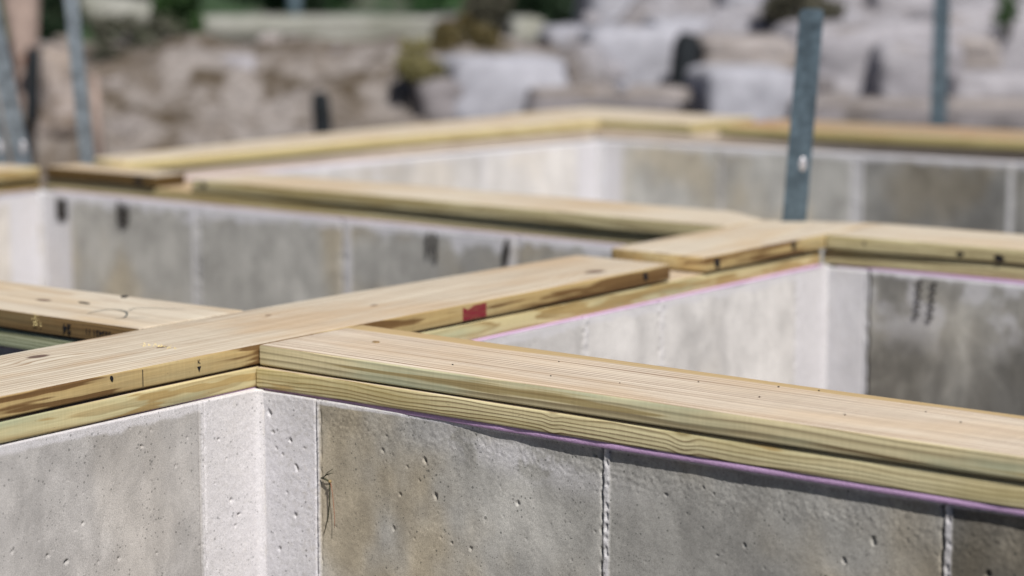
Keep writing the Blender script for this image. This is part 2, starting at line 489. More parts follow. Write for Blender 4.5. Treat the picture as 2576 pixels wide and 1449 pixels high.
pits_A = [(-.11, -.16, .004, 1.2), (-.09, -.20, .003, 1.2), (-.08, -.28, .005, 1.3), (-.06, -.31, .006, .7), (-.07, -.33, .004, 1.0),
          (-.30, -.14, .004, 1), (-.48, -.31, .006, 1), (-.44, -.25, .004, 1.1), (-.36, -.33, .004, 1.2), (-.27, -.34, .003, 1), (-.22, -.19, .003, 1.3),
          (-.52, -.29, .004, 1), (-.12, -.24, .003, 1)]
wall_A = make_wall("concrete_wall", "long concrete wall under the board crossing the picture from lower left", 'A', 0.008,
    seq((-3.2, -.85, .08), (-.85, 0.0, .0023), (.0, .9, .04), (.9, 2.14, .006)) + [2.15], near_z, M_cA, .27, seams=(-2.62, -2.0, -1.39, -.77, .73, 1.05, 1.36),
    bands=((-.152, -.002, .80), (1.985, 2.14, .92)), tones=(.5, .5, .49, .47, .38, .50, .58, .63), seed=7, ztop=-.0848,
    rim=.011, rim_n=.016, pits=pits_A, npit=260, pitzone=(-.8, -.02, -.50, -.10), fillet=(-.002, 2.14), stain=.16, mottle=.12)

far_z = seq((0, -.4, .008), (-.4, -1.8, .2)) + [-1.8]
wall_BL = make_wall("concrete_wall", "near left concrete cross wall in deep shade behind the long board", 'B', 0.060,
    seq((-3.0, -.29, .02)) + [-.262], far_z, M_cB0, .27, seams=(-.93, -1.55, -2.2), tones=(.45, .45, .5, .4), seed=12, stain=.3)

wall_B2L = make_wall("concrete_wall", "middle grey concrete wall on the left with four dark marks near its top", 'B', 2.128,
    seq((-3.045, -.262, .009)) + [-.262], far_z, M_cB2, .27, seams=(-2.29, -1.655, -1.03, -.46),
    bands=((-3.045, -2.9, .8), (-1.672, -1.640, .55), (-2.315, -2.285, .18), (-1.02, -.995, .3)), tones=(.47, .46, .42, .42, .30), seed=21, rim=.006, rim_n=.045, fillet=(-3.045,), stain=.8, mottle=.09)
def exB2R(A, Z):
    n = fbm(A * 14, Z * 11, 6, 5, .6)
    w = sstep(n, .42, .62) * (1 - sstep(-Z, .16, .25 + .1 * n)) * .5
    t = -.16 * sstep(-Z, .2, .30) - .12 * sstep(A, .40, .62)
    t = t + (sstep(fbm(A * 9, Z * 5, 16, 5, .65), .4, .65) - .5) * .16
    return w, t
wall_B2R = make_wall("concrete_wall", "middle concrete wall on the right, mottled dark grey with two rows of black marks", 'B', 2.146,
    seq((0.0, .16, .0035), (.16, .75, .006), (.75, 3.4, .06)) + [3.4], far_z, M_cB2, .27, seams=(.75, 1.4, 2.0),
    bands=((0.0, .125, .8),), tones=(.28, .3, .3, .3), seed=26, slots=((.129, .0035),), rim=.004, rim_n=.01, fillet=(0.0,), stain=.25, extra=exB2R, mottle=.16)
wall_A2n = make_wall("concrete_wall", "short stretch of pale concrete wall at the left edge below the steel straps", 'A', -3.045,
    seq((-.4, 1.8, .05), (1.8, 2.15, .01)) + [2.16], far_z, M_cA2, .27, seams=(1.4,),
    bands=((1.99, 2.15, .8),), tones=(.45, .5), seed=31, rim=.02, fillet=(2.15,), stain=.3)
wall_A2f = make_wall("concrete_wall", "far bright concrete wall meeting the far corner, sunlit face", 'A', -2.92,
    seq((2.42, 5.13, .02)) + [5.135], far_z, M_cA2, .40, cshift=lambda a: .12 * np.clip((a - 3.4) / 1.73, 0, 1), seams=(3.1, 3.72, 4.35, 4.97),
    bands=((4.98, 5.13, .85),), tones=(.42, .44, .50, .68, .46), seed=35, rim=.01, fillet=(5.13,), stain=.3)
wall_B3 = make_wall("concrete_wall", "farthest grey concrete wall, running from the far corner to the right edge", 'B', 5.20,
    seq((-2.80, -.3, .012), (-.3, 3.5, .08)) + [3.5], far_z, M_cB3, .50, seams=(-2.2, -1.565, -.91, -.28, .35),
    bands=((-2.80, -2.69, .75), (-1.595, -1.548, .50), (-.92, -.895, .2)), tones=(.48, .42, .15, .15, .15, .2), seed=39, rim=.012, rim_n=.02, fillet=(-2.80,), stain=.7, mottle=.12, cshift=lambda a: .082 - .072 * (a + 2.9))

def plain_wall(label, x0, x1, y0, y1, mat):
    bm = bmesh.new(); bmesh.ops.create_cube(bm, size=1.0)
    for v in bm.verts: v.co = Vector((x0 + (v.co.x + .5) * (x1 - x0), y0 + (v.co.y + .5) * (y1 - y0), -1.85 + (v.co.z + .5) * 1.762))
    bmesh.ops.bevel(bm, geom=bm.edges[:], offset=.006, segments=2, affect='EDGES')
    me = bpy.data.meshes.new("concrete_wall"); bm.to_mesh(me); bm.free()
    return tag(link_mesh("concrete_wall", me, mat, smooth=False), label, "wall")
plain_wall("bare concrete wall behind the viewer's right side", 3.62, 3.90, -3.9, 6.3, M_cB2)
plain_wall("bare concrete wall behind the viewer", -3.6, 3.60, -3.9, -3.62, M_cB2)
# stamps / notches on the middle walls
def quad_prism(pts, n, d, name, mat, parent):
    """thin raised shape: pts in the wall plane, n outward normal, thickness d"""
    n = Vector(n); vs = [Vector(p) for p in pts]; k = len(vs)
    V = vs + [v + n * d for v in vs]
    F = [tuple(range(k))[::-1], tuple(range(k, 2 * k))] + [(i, (i + 1) % k, k + (i + 1) % k, k + i) for i in range(k)]
    me = pydata(name, V, F)
    return link_mesh(name, me, mat, parent, smooth=False)

def blot(px, pz, w, hgt, yw, name, parent, rag=.38, seed=0):
    rnd = random.Random(seed)
    if w > .03:
        for q in range(3):
            blot(px + (q - 1) * w * .34, pz - rnd.uniform(-.004, .006), w * .30, hgt * rnd.uniform(.85, 1.1), yw, name, parent, rag, seed * 7 + q + 50)
        blot(px, pz - hgt * .36, w * .029 / .03 if w < .03 else .0295, hgt * .3, yw - .0012, name, parent, rag, seed + 90)
        return
    pts = []
    for i in range(18):
        t = i / 18 * 2 * math.pi
        cx_, cz_ = math.cos(t), math.sin(t)
        s = 1 / max(abs(cx_), abs(cz_)) ** .7
        r = s * (1 - rag * rnd.random())
        pts.append((px + cx_ * r * w / 2, yw, pz + cz_ * r * hgt / 2))
    quad_prism(pts, (0, -1, 0), .003, name, M_tar, parent)
for i, (px, pz, w, hg) in enumerate([(-2.937, -.135, .056, .085), (-2.635, -.135, .060, .090), (-1.325, -.135, .018, .090), (-1.298, -.140, .018, .096), (-1.035, -.135, .026, .085)]):
    blot(px, pz, w, hg, 2.1225, "dark_mark", wall_B2L, seed=i)
def tri_down(px, pz, s, yw, parent):
    quad_prism([(px - s, yw, pz + s * .6), (px, yw, pz - s), (px + s, yw, pz + s * .6)], (0, -1, 0), .003, "dark_mark", M_tar, parent)
for cxx in (.279, .318):
    for k in range(5):
        tri_down(cxx - k * .002, -.102 - k * .0215 - (cxx - .283) * .12, .0085, 2.1405, wall_B2R)

# ------------------------------------------------------------------ foam gaskets
def gasket(label, axis, c, a0, a1, width, ztop, zbot, over=0.0, seed=0, mat=None):
    """compressed sill foam between concrete and wood; zbot may be a function of the run"""
    n = max(2, int((a1 - a0) / .04)); V = []; F = []
    for i in range(n + 1):
        a = a0 + (a1 - a0) * i / n
        zb = float(zbot(np.array([a]))[0]) if callable(zbot) else zbot
        w = (float(vn(np.array([a * 25.]), np.array([.5]), seed)[0]) - .5) * .0032
        prof = [(over + w - .0012, ztop), (over + w, ztop - .0015), (over + w, zb + .0012), (over + w - .001, zb + .0004), (-width, zb + .0004), (-width, ztop)]
        for (o, z) in prof:
            V.append((a, c - o, z) if axis == 'B' else (c + o, a, z))
    for i in range(n):
        for j in range(6):
            p = i * 6 + j; q_ = i * 6 + (j + 1) % 6
            F.append((p, q_, q_ + 6, p + 6))
    F += [tuple(range(5, -1, -1)), tuple(range(n * 6, n * 6 + 6))]
    o = link_mesh("foam_gasket", pydata("foam_gasket", V, F), mat or M_foam)
    return tag(o, label, "gasket")
gasket("pink foam strip squeezed under the near right doubled boards", 'B', 0.0, .004, 3.5, .27, -.0802, ztB0, -.0042, 2)
gasket("pink foam strip under the long lower board at lower left", 'A', 0.0, -3.0, .30, .27, -.0803, -.0845, -.006, 3)
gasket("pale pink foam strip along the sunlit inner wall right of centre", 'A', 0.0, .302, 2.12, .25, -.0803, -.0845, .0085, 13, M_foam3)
gasket("purple foam strip in shade under the near left boards", 'B', 0.006, -3.0, -.27, .25, -.0803, -.0870, -.004, 4)
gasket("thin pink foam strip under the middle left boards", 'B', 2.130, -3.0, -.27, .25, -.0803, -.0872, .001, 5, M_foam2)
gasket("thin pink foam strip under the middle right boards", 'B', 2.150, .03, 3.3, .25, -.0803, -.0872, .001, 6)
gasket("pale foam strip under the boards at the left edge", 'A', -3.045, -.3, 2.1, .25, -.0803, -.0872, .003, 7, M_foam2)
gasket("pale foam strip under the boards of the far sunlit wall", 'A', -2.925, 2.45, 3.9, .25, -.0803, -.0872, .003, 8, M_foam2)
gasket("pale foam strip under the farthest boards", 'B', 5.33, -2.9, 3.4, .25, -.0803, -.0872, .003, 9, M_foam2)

# ------------------------------------------------------------------ boards
def board(label, axis, stations, ztop, t, m_side, m_top, crook=0.0, seed=0, parent=None, group=None, lift=None, name="lumber_board"):
    """stations: list of (left point, right point) in plan along the run; rounded arrises, slight waviness.
    object X runs along the board, the material's rings follow it"""
    P0 = (Vector(stations[0][0]) + Vector(stations[0][1])) / 2
    P1 = (Vector(stations[-1][0]) + Vector(stations[-1][1])) / 2
    cen = (P0 + P1) / 2
    ang = math.atan2((P1 - P0).y, (P1 - P0).x)
    ca, sa = math.cos(-ang), math.sin(-ang)
    def loc(p):
        q = Vector(p) - cen
        return Vector((q.x * ca - q.y * sa, q.x * sa + q.y * ca))
    st = [(loc(a), loc(b)) for a, b in stations]
    dist = [0.0]
    for i in range(1, len(st)):
        dist.append(dist[-1] + ((st[i][0] + st[i][1]) / 2 - (st[i - 1][0] + st[i - 1][1]) / 2).length)
    Ltot = dist[-1]
    samples = [0.0, .0015, .004] + [Ltot * i / max(2, int(Ltot / .05)) for i in range(1, max(2, int(Ltot / .05)))] + [Ltot - .004, Ltot - .0015, Ltot]
    b = .0042
    V = []; rings = []
    for k, s in enumerate(samples):
        i = 0
        while i < len(dist) - 2 and s > dist[i + 1]: i += 1
        f = (s - dist[i]) / max(1e-6, dist[i + 1] - dist[i])
        L_ = st[i][0].lerp(st[i + 1][0], f); R_ = st[i][1].lerp(st[i + 1][1], f)
        W = (R_ - L_).length
        ins = .0016 if k in (0, len(samples) - 1) else (.0004 if k in (1, len(samples) - 2) else 0.0)
        prof = []
        for (cu, cz, a0) in ((W - b, -b, 0), (b, -b, 90), (b, -t + b, 180), (W - b, -t + b, 270)):
            for j in range(4):
                an = math.radians(a0 + j * 30)
                prof.append((cu + b * math.cos(an), cz + b * math.sin(an)))
        # extra points across top
        top = [(W * q, 0.0) for q in (.8, .6, .4, .2)]
        prof = prof[:4] + top + prof[4:]
        wz = (mnoise.noise(Vector((s * 1.7, seed * 5.1, 0))) * .0008)
        lf = lift(s / Ltot) if lift else 0.0
        n = len(prof)
        for (u_, z_) in prof:
            fu = u_ / W
            uu = ins + u_ * (1 - 2 * ins / W)
            zz_ = -t / 2 + (z_ + t / 2) * (1 - 2 * ins / t)
            p = L_.lerp(R_, uu / W)
            wy = mnoise.noise(Vector((s * 2.3, seed * 3.3 + (2 if fu > .5 else 0), 4))) * .0007
            V.append((p.x, p.y + wy, zz_ + wz + lf))
        rings.append(n)
    n = rings[0]; F = []; mi = []
    K = len(samples)
    for k in range(K - 1):
        for j in range(n):
            a_ = k * n + j; b_ = k * n + (j + 1) % n
            F.append((a_, a_ + n, b_ + n, b_))
            mi.append(1 if 2 <= j <= 9 else 0)
    F.append(tuple(range(n))); mi.append(0)
    F.append(tuple(range((K - 1) * n, K * n))[::-1]); mi.append(0)
    me = pydata(name, V, F)
    bm = bmesh.new(); bm.from_mesh(me); bmesh.ops.recalc_face_normals(bm, faces=bm.faces); bm.to_mesh(me); bm.free()
    o = link_mesh(name, me, [m_side, m_top], parent)
    me.polygons.foreach_set("material_index", mi)
    o.location = (cen.x, cen.y, ztop); o.rotation_euler = (0, 0, ang)
    me.update()
    tag(o, label, "board", group)
    return o
def SA(y, xl, xr): return ((xl, y), (xr, y))
def SB(x, yn, yf): return ((x, yf), (x, yn))
T = .038
# wood species: side faces
NE = -.145   # local y of the edge that faces the viewer
W_ochre = wood("pine_ochre_edge", lin(184, 160, 112), lin(140, 104, 58), heart=lin(96, 64, 32), hthr=.53, seed=1.2, pith=(NE, -.10), spacing=.016, strength=.35, warp=.010, blotch=lin(176, 164, 128), blot=.6, speck=.5, hs=(2.0, 6, 30))
W_yel = wood("pine_yellow_edge", lin(204, 190, 146), lin(138, 106, 56), heart=lin(170, 144, 94), hthr=.53, seed=2.4, pith=(NE - .008, -.016), spacing=.0125, strength=.75, warp=.011, blotch=lin(172, 178, 148), blot=.9, speck=.6, late_w=.5, hs=(3.2, 8, 26))
W_green1 = wood("treated_pine_green_edge", lin(210, 198, 160), lin(84, 64, 34), seed=3.1, pith=(NE, -.075), spacing=.0125, strength=1.0, warp=.0042, blotch=lin(166, 174, 148), blot=.8, late_w=.30, heart=lin(150, 132, 88), hthr=.60, hs=(1.2, 8, 40), speck=.3)
W_green2 = wood("treated_pine_striped_edge", lin(212, 202, 162), lin(84, 54, 22), seed=4.2, knots=((-.76, NE + .004, .0042), (-1.02, NE, .003)), pith=(NE, -.045), spacing=.0078, strength=1.0, warp=.0105, heart=lin(176, 150, 100), hthr=.60, hs=(3.0, 8, 30), blotch=lin(168, 152, 98), blot=.6, late_w=.34, speck=.3)
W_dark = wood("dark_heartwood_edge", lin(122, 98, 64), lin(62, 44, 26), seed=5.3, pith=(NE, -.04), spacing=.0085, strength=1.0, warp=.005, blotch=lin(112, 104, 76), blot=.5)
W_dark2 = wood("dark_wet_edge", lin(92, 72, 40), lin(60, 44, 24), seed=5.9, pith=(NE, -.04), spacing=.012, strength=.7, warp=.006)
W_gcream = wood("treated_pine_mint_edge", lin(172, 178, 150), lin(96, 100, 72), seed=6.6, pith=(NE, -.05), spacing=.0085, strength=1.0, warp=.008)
W_olive = wood("treated_pine_olive_edge", lin(194, 184, 146), lin(98, 80, 44), seed=7.1, pith=(NE, -.06), spacing=.016, strength=.8, warp=.010, blotch=lin(138, 120, 70), blot=.7)
W_far = wood("far_pine_edge", lin(206, 190, 140), lin(172, 144, 90), seed=8.3, pith=(NE, -.04), spacing=.014, strength=.5, warp=.01)
W_pink = wood("far_pale_edge", lin(204, 190, 174), lin(176, 154, 134), seed=9.3, pith=(NE, -.04), spacing=.014, strength=.4)
W_farg = wood("far_green_edge", lin(176, 164, 118), lin(140, 124, 76), seed=9.9, pith=(NE, -.04), spacing=.014, strength=.5)

# long board (upper) across the picture; local x origin is its middle
yA0, yA1 = -2.2, 1.397
cyA = (yA0 + yA1) / 2
def kA(x, y, r): return (y - cyA, -(x + .14), r)
T_A1 = top_wood("weathered_top_long_board", 1.0, pith=(.16, -.05), spacing=.013, strength=.85, warp=.008, late_w=.3,
    knots=(kA(-.235, -.333, .016), kA(-.13, -.127, .009), kA(-.228, .261, .006), kA(-.145, .49, .007), kA(-.07, 1.18, .022)), late=lin(150, 118, 86), blotch=lin(196, 168, 134), speck=.2)
A1 = board("long top board from the lower left corner with a red paint mark", 'A',
    [SA(yA0, -.270, .030), SA(-.62, -.275, .016), SA(-.3, -.288, .006), SA(0, -.294, .001), SA(.3, -.295, .002), SA(.6, -.290, .005), SA(1.0, -.278, .005), SA(yA1, -.266, .004)],
    0.0, T, W_ochre, T_A1, seed=1)
A_low = board("lower board under the long top board, yellowish edge, bare in the gap", 'A',
    [SA(-2.2, -.275, .020), SA(-.62, -.280, .010), SA(0, -.290, -.002), SA(.65, -.290, .0), SA(1.4, -.28, -.002), SA(2.128, -.275, -.006)], -.0425, T, W_yel,
    top_wood("top_lower_long", 2.2, early=lin(206, 190, 166)), seed=2)
T_A2 = top_wood("weathered_top_short_piece", 3.3, pith=(-.05, -.06), strength=.35)
A_pc = board("short top board at the middle junction with an angled back end by the steel strap", 'A',
    [((-.275, 1.556), (.006, 1.553)), ((-.282, 2.1), (.008, 2.1)), ((-.284, 2.305), (.009, 2.435))], 0.0, T, W_ochre, T_A2, seed=3)
# near right cross wall
T_B0 = wood("weathered_top_near_right", lin(221, 208, 189), lin(124, 82, 56), seed=4.4, band=(.100, lin(192, 164, 112)), pith=(.42, -.03), spacing=.0135, strength=.95, warp=.0040,
            blotch=lin(208, 184, 154), blot=.55, fine=.2, late_w=.30, knots=((1.52 - 1.55 - .0, .5, .001),), speck=.25)
B0u = board("wide top board at lower right with fine pinkish grain and green edge", 'B',
    [SB(.006, 0.001, .293), SB(.5, .000, .284), SB(1.0, -.003, .273), SB(1.5, -.004, .269), SB(3.4, -.004, .27)], 0.0, T, W_green1, T_B0, seed=4)
B0l = board("lower board at lower right with strong wavy brown stripes on its edge", 'B',
    [SB(.002, -.004, .29), SB(.2, -.002, .285), SB(.95, .002, .28), SB(3.4, .001, .28)], -.042, T, W_green2, top_wood("top_low2", 2.0), seed=5)
# near left cross wall
T_BL = top_wood("weathered_top_near_left", 5.5, pith=(.08, -.07), strength=.35, knots=((1.55 - .625, -.01, .014),))
BLu = board("top board at the left with pencil arcs and a dark stamped edge", 'B',
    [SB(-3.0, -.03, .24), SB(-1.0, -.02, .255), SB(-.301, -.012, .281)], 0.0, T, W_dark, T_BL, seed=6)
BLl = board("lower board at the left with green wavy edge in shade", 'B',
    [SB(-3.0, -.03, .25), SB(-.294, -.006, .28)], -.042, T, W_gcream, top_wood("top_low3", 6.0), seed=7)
# middle cross wall
T_B2L = top_wood("top_mid_left", 6.1, pith=(.02, -.08), strength=.3)
B2u = board("long top board on the middle wall, left of the junction", 'B',
    [((-2.325, 2.42), (-2.325, 2.135)), ((-1.43, 2.43), (-1.43, 2.125)), ((-.68, 2.42), (-.68, 2.115)), ((-.462, 2.437), (-.462, 2.115)), ((-.289, 2.31), (-.289, 2.115))], 0.0, T, W_olive, T_B2L, seed=8)
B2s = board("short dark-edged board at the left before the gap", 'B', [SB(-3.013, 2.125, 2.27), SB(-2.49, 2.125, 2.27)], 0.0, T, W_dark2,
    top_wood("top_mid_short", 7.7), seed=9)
B2l = board("lower board of the middle wall showing in the gap at left", 'B', [SB(-3.03, 2.140, 2.41), SB(-1.5, 2.138, 2.42), SB(-.278, 2.130, 2.41)], -.042, T, W_olive,
    top_wood("top_mid_low", 8.8, early=lin(200, 178, 146)), seed=10)
B2ru = board("top board right of the steel strap on the middle wall", 'B', [SB(.012, 2.125, 2.435), SB(.5, 2.155, 2.45), SB(3.3, 2.16, 2.47)], 0.0, T, W_olive,
    top_wood("top_mid_right", 9.1, pith=(.1, -.05), strength=.3), seed=11)
B2rl = board("lower board of the middle wall at the right", 'B', [SB(-.004, 2.140, 2.43), SB(.5, 2.163, 2.45), SB(3.3, 2.163, 2.46)], -.042, T, W_olive,
    top_wood("top_mid_rlow", 9.6), seed=12)
# outer side wall
board("top board at the left edge under the pair of steel straps", 'A', [SA(-.3, -3.32, -3.03), SA(2.10, -3.31, -3.018)], 0.0, T, W_yel, top_wood("top_side_near", 10.2), seed=13)
board("lower board at the left edge under the pair of steel straps", 'A', [SA(-.3, -3.34, -3.05), SA(2.12, -3.33, -3.04)], -.042, T, W_yel, top_wood("top_side_near_l", 10.9), seed=14)
A2fu = board("long pale yellow top board leading to the far corner", 'A', [((-3.16, 2.46), (-2.93, 2.42)), SA(3.9, -3.26, -2.905), SA(5.12, -3.30, -2.80)], 0.0, T, W_far,
    top_wood("top_far_side", 11.3, strength=.3), seed=15)
board("lower board leading to the far corner, pale pinkish edge", 'A', [SA(2.45, -3.2, -2.945), SA(3.9, -3.24, -2.915), SA(5.09, -3.28, -2.81)], -.042, T, W_pink, top_wood("top_far_side_l", 11.9), seed=16)
board("farthest top board at the far corner ending in a bright cut end", 'B', [SB(-3.34, 5.14, 5.80), SB(-2.36, 5.17, 5.70)], 0.0, T, W_farg, top_wood("top_far_corner", 12.3, strength=.3), seed=17)
board("farthest top board beyond the gap, behind the upright strap", 'B', [SB(-2.22, 5.18, 5.70), SB(-1.5, 5.21, 5.74), SB(3.4, 5.55, 5.98)], 0.0, T, W_farg,
    top_wood("top_far_right", 12.9, strength=.4, blotch=lin(190, 128, 84), early=lin(176, 158, 130)), seed=18)
board("farthest lower board on the far wall, pale edge", 'B', [SB(-3.3, 5.115, 5.72), SB(3.4, 5.57, 5.95)], -.042, T, W_pink, top_wood("top_far_low", 13.3), seed=19)

# ------------------------------------------------------------------ marks on boards
def child_of(o, parent):
    o.parent = parent
    o.matrix_parent_inverse = parent.matrix_basis.inverted() if False else Matrix.Identity(4)
def world_child(name, V, F, mat, parent, smooth=False):
    """mesh given in world coordinates, stored in its parent's space"""
    pm = Matrix.Translation(parent.location) @ parent.rotation_euler.to_matrix().to_4x4()
    inv = pm.inverted()
    me = pydata(name, [inv @ Vector(v) for v in V], F)
    return link_mesh(name, me, mat, parent, smooth=smooth)
def slab_px(name, pts, nrm, d, mat, parent):
    n = Vector(nrm); vs = [Vector(p) for p in pts]; k = len(vs)
    world_child(name, [v - n * d for v in vs] + [v + n * d for v in vs],
        [tuple(range(k))[::-1], tuple(range(k, 2 * k))] + [(i, (i + 1) % k, k + (i + 1) % k, k + i) for i in range(k)], mat, parent)
def edge_x(y):   # near edge of the long top board
    xs = [(-2.2, .030), (-.62, .016), (-.3, .006), (0, .001), (.3, .002), (.6, .005), (1.0, .005), (1.397, .004)]
    for (a, b), (c, d) in zip(xs, xs[1:]):
        if a <= y <= c: return b + (d - b) * (y - a) / (c - a)
    return .01
slab_px("red_mark", [(edge_x(.612), .612, -.006), (edge_x(.612), .612, -.034), (edge_x(.69), .690, -.034), (edge_x(.69), .690, -.005), (edge_x(.655), .650, -.006), (edge_x(.628), .628, -.013)], (1, 0, 0), .0010, M_red, A1)
slab_px("pencil_line", [(edge_x(-.2925), -.2932, -.004), (edge_x(-.2925), -.2932, -.034), (edge_x(-.29), -.2920, -.034), (edge_x(-.29), -.2920, -.004)], (1, 0, 0), .0010, M_ink, A1)
def dot(c_, r_, nrm, parent, mat=M_ink, name="ink_spot", sx=1.0, sz=1.0, d=.001):
    pts = []
    for i in range(12):
        t = i / 12 * 2 * math.pi
        rr = r_ * (1 + .15 * math.sin(i * 5.3))
        if abs(nrm[0]) > .5: pts.append((c_[0], c_[1] + math.cos(t) * rr * sx, c_[2] + math.sin(t) * rr * sz))
        elif abs(nrm[1]) > .5: pts.append((c_[0] + math.cos(t) * rr * sx, c_[1], c_[2] + math.sin(t) * rr * sz))
        else: pts.append((c_[0] + math.cos(t) * rr * sx, c_[1] + math.sin(t) * rr * sz, c_[2]))
    slab_px(name, pts, nrm, d, mat, parent)
dot((edge_x(1.292), 1.292, -.018), .009, (1, 0, 0), A1, sz=1.2)
dot((edge_x(-.4), -.368, -.008), .003, (1, 0, 0), A1, sz=1.6)
dot((.0065, 1.600, -.019), .012, (1, 0, 0), A_pc, sz=1.2)
dot((.008, 1.965, -.014), .010, (1, 0, 0), A_pc, sz=1.2)
# letter K and a small triangle stencilled on the long board's edge
def text_on(body, size, org, ex, ez, parent, mat=M_ink, name="stamp", bold=.0, sx=1.0):
    cu = bpy.data.curves.new(name, 'FONT'); cu.body = body; cu.size = size; cu.offset = bold; cu.extrude = 0.0
    cu.resolution_u = 3
    to = bpy.data.objects.new("tmp", cu); COL.objects.link(to)
    dg = bpy.context.evaluated_depsgraph_get(); dg.update()
    me = bpy.data.meshes.new_from_object(to.evaluated_get(dg))
    bpy.data.objects.remove(to)
    ex = Vector(ex); ez = Vector(ez); n = ex.cross(ez).normalized(); org = Vector(org)
    V = [org + ex * v.co.x * sx + ez * v.co.y + n * .0008 for v in me.vertices]
    F = [tuple(p.vertices) for p in me.polygons]
    k = len(V)
    bpy.data.meshes.remove(me)
    return world_child(name, V, F, mat, parent)
yk = -.157
text_on("K", .012, (edge_x(-.15) + .0005, yk, -.014), (0, 1, 0), (0, 0, 1), A1, name="ink_letter")
slab_px("ink_spot", [(edge_x(-.15), yk, -.019), (edge_x(-.15), yk + .009, -.019), (edge_x(-.15), yk + .0045, -.029)], (1, 0, 0), .0012, M_ink, A1)
dot((.384, 2.1455, -.022), .006, (0, -1, 0), B2ru, sx=1.6, sz=.7)
dot((.486, 2.1530, -.026), .010, (0, -1, 0), B2ru, sx=1.3, sz=.9)
dot((.12, 2.132, -.016), .004, (0, -1, 0), B2ru, sz=1.3)
dot((-2.27, 2.134, -.016), .011, (0, -1, 0), B2u, sx=1.2)
dot((-2.56, 2.1245, -.019), .013, (0, -1, 0), B2s, sx=1.3)
# upside-down grade stamp on the near left board
text_on("24", .024, (-.488, -.0165, -.011), (-1, 0, 0), (0, 0, -1), BLu, name="stamp", bold=.0009, sx=1.0)
text_on("333431 11", .0175, (-.375, -.0142, -.0135), (-1, 0, 0), (0, 0, -1), BLu, name="stamp", bold=.0003, sx=1.0)
# pencil arcs on top
def ribbon(pts, w, z, parent, mat, name):
    V = []; F = []
    n = len(pts)
    for i, p in enumerate(pts):
        a = Vector(pts[max(0, i - 1)]); b = Vector(pts[min(n - 1, i + 1)])
        t = (b - a).normalized(); q = Vector((-t.y, t.x)) * w * (.5 + .5 * math.sin(math.pi * (i + .5) / n) * 1.0) * .5
        for s in (1, -1):
            V.append((p[0] + q.x * s, p[1] + q.y * s, z)); 
    for i in range(n - 1):
        F.append((2 * i, 2 * i + 1, 2 * i + 3, 2 * i + 2))
    world_child(name, V, F, mat, parent)
def spline(P, k=8):
    out = []
    for i in range(len(P) - 1):
        p0 = P[max(0, i - 1)]; p1 = P[i]; p2 = P[i + 1]; p3 = P[min(len(P) - 1, i + 2)]
        for j in range(k):
            t = j / k
            out.append(tuple(.5 * ((2 * p1[m]) + (-p0[m] + p2[m]) * t + (2 * p0[m] - 5 * p1[m] + 4 * p2[m] - p3[m]) * t * t + (-p0[m] + 3 * p1[m] - 3 * p2[m] + p3[m]) * t ** 3) for m in range(2)))
    out.append(P[-1]); return out
ribbon(spline([(-.514, .050), (-.523, .088), (-.515, .121), (-.480, .118), (-.451, .099), (-.420, .062), (-.425, .042)]), .0034, .0012, BLu, M_teal, "pencil_arc")
ribbon(spline([(-.478, .128), (-.490, .160), (-.470, .175), (-.436, .195), (-.400, .21)]), .0028, .0012, BLu, M_teal, "pencil_arc")
ribbon(spline([(-.420, .062), (-.400, .075), (-.385, .095)]), .0014, .0012, BLu, M_teal, "pencil_arc")
dot((-.624, .253, .0005), .010, (0, 0, 1), BLu, mat=M_ink, name="knot", sx=.8, sz=1.0, d=.0012)
dot((-.625, .142, .0005), .0085, (0, 0, 1), BLu, mat=M_ink, name="knot", sx=2.0, sz=.55, d=.0010)
dot((.16, .155, 0), .008, (0, 0, 1), B0u, mat=plain("counterbore_wood", lin(140, 116, 78), .8), name="screw_hole", d=.0010)
for (nx, ny, nr) in [(1.0, .14, .0018), (.85, .19, .0015), (.62, .08, .0016), (1.18, .10, .0015), (.42, .06, .0018), (1.27, .20, .0014), (.98, .235, .002), (1.05, .248, .0018), (.55, .2, .0014), (1.35, .16, .0015), (.75, .1, .0012)]:
    dot((nx, ny, .0003), nr, (0, 0, 1), B0u, mat=M_nail_dark, name="nail_head", d=.0012)
# sawdust crumbs caught on boards
M_dust = plain("sawdust", lin(214, 196, 140), .9)
rnd = random.Random(5)
def crumbs(cx_, cy_, cz_, sx_, sy_, sz_, n, label):
    V = []; F = []
    for i in range(n):
        p = Vector((cx_ + rnd.gauss(0, sx_), cy_ + rnd.gauss(0, sy_), cz_ + rnd.gauss(0, sz_)))
        s = rnd.uniform(.0008, .0022)
        o_ = len(V)
        for dx, dy, dz in ((1, 0, -.3), (-.5, .9, -.3), (-.5, -.9, -.3), (0, 0, 1)):
            V.append(p + Vector((dx * rnd.uniform(.7, 1.6), dy, dz)) * s)
        F += [(o_, o_ + 1, o_ + 3), (o_ + 1, o_ + 2, o_ + 3), (o_ + 2, o_, o_ + 3), (o_ + 2, o_ + 1, o_)]
    o = link_mesh("sawdust", pydata("sawdust", V, F), M_dust, smooth=False)
    tag(o, label, "sawdust", kind="stuff")
crumbs(-.125, -.125, .001, .018, .006, .0003, 30, "pale sawdust crumbs on the long top board near its knot")
crumbs(-.590, -.0185, -.016, .006, .0006, .007, 18, "pale sawdust crumbs stuck to the dark stamped board edge")

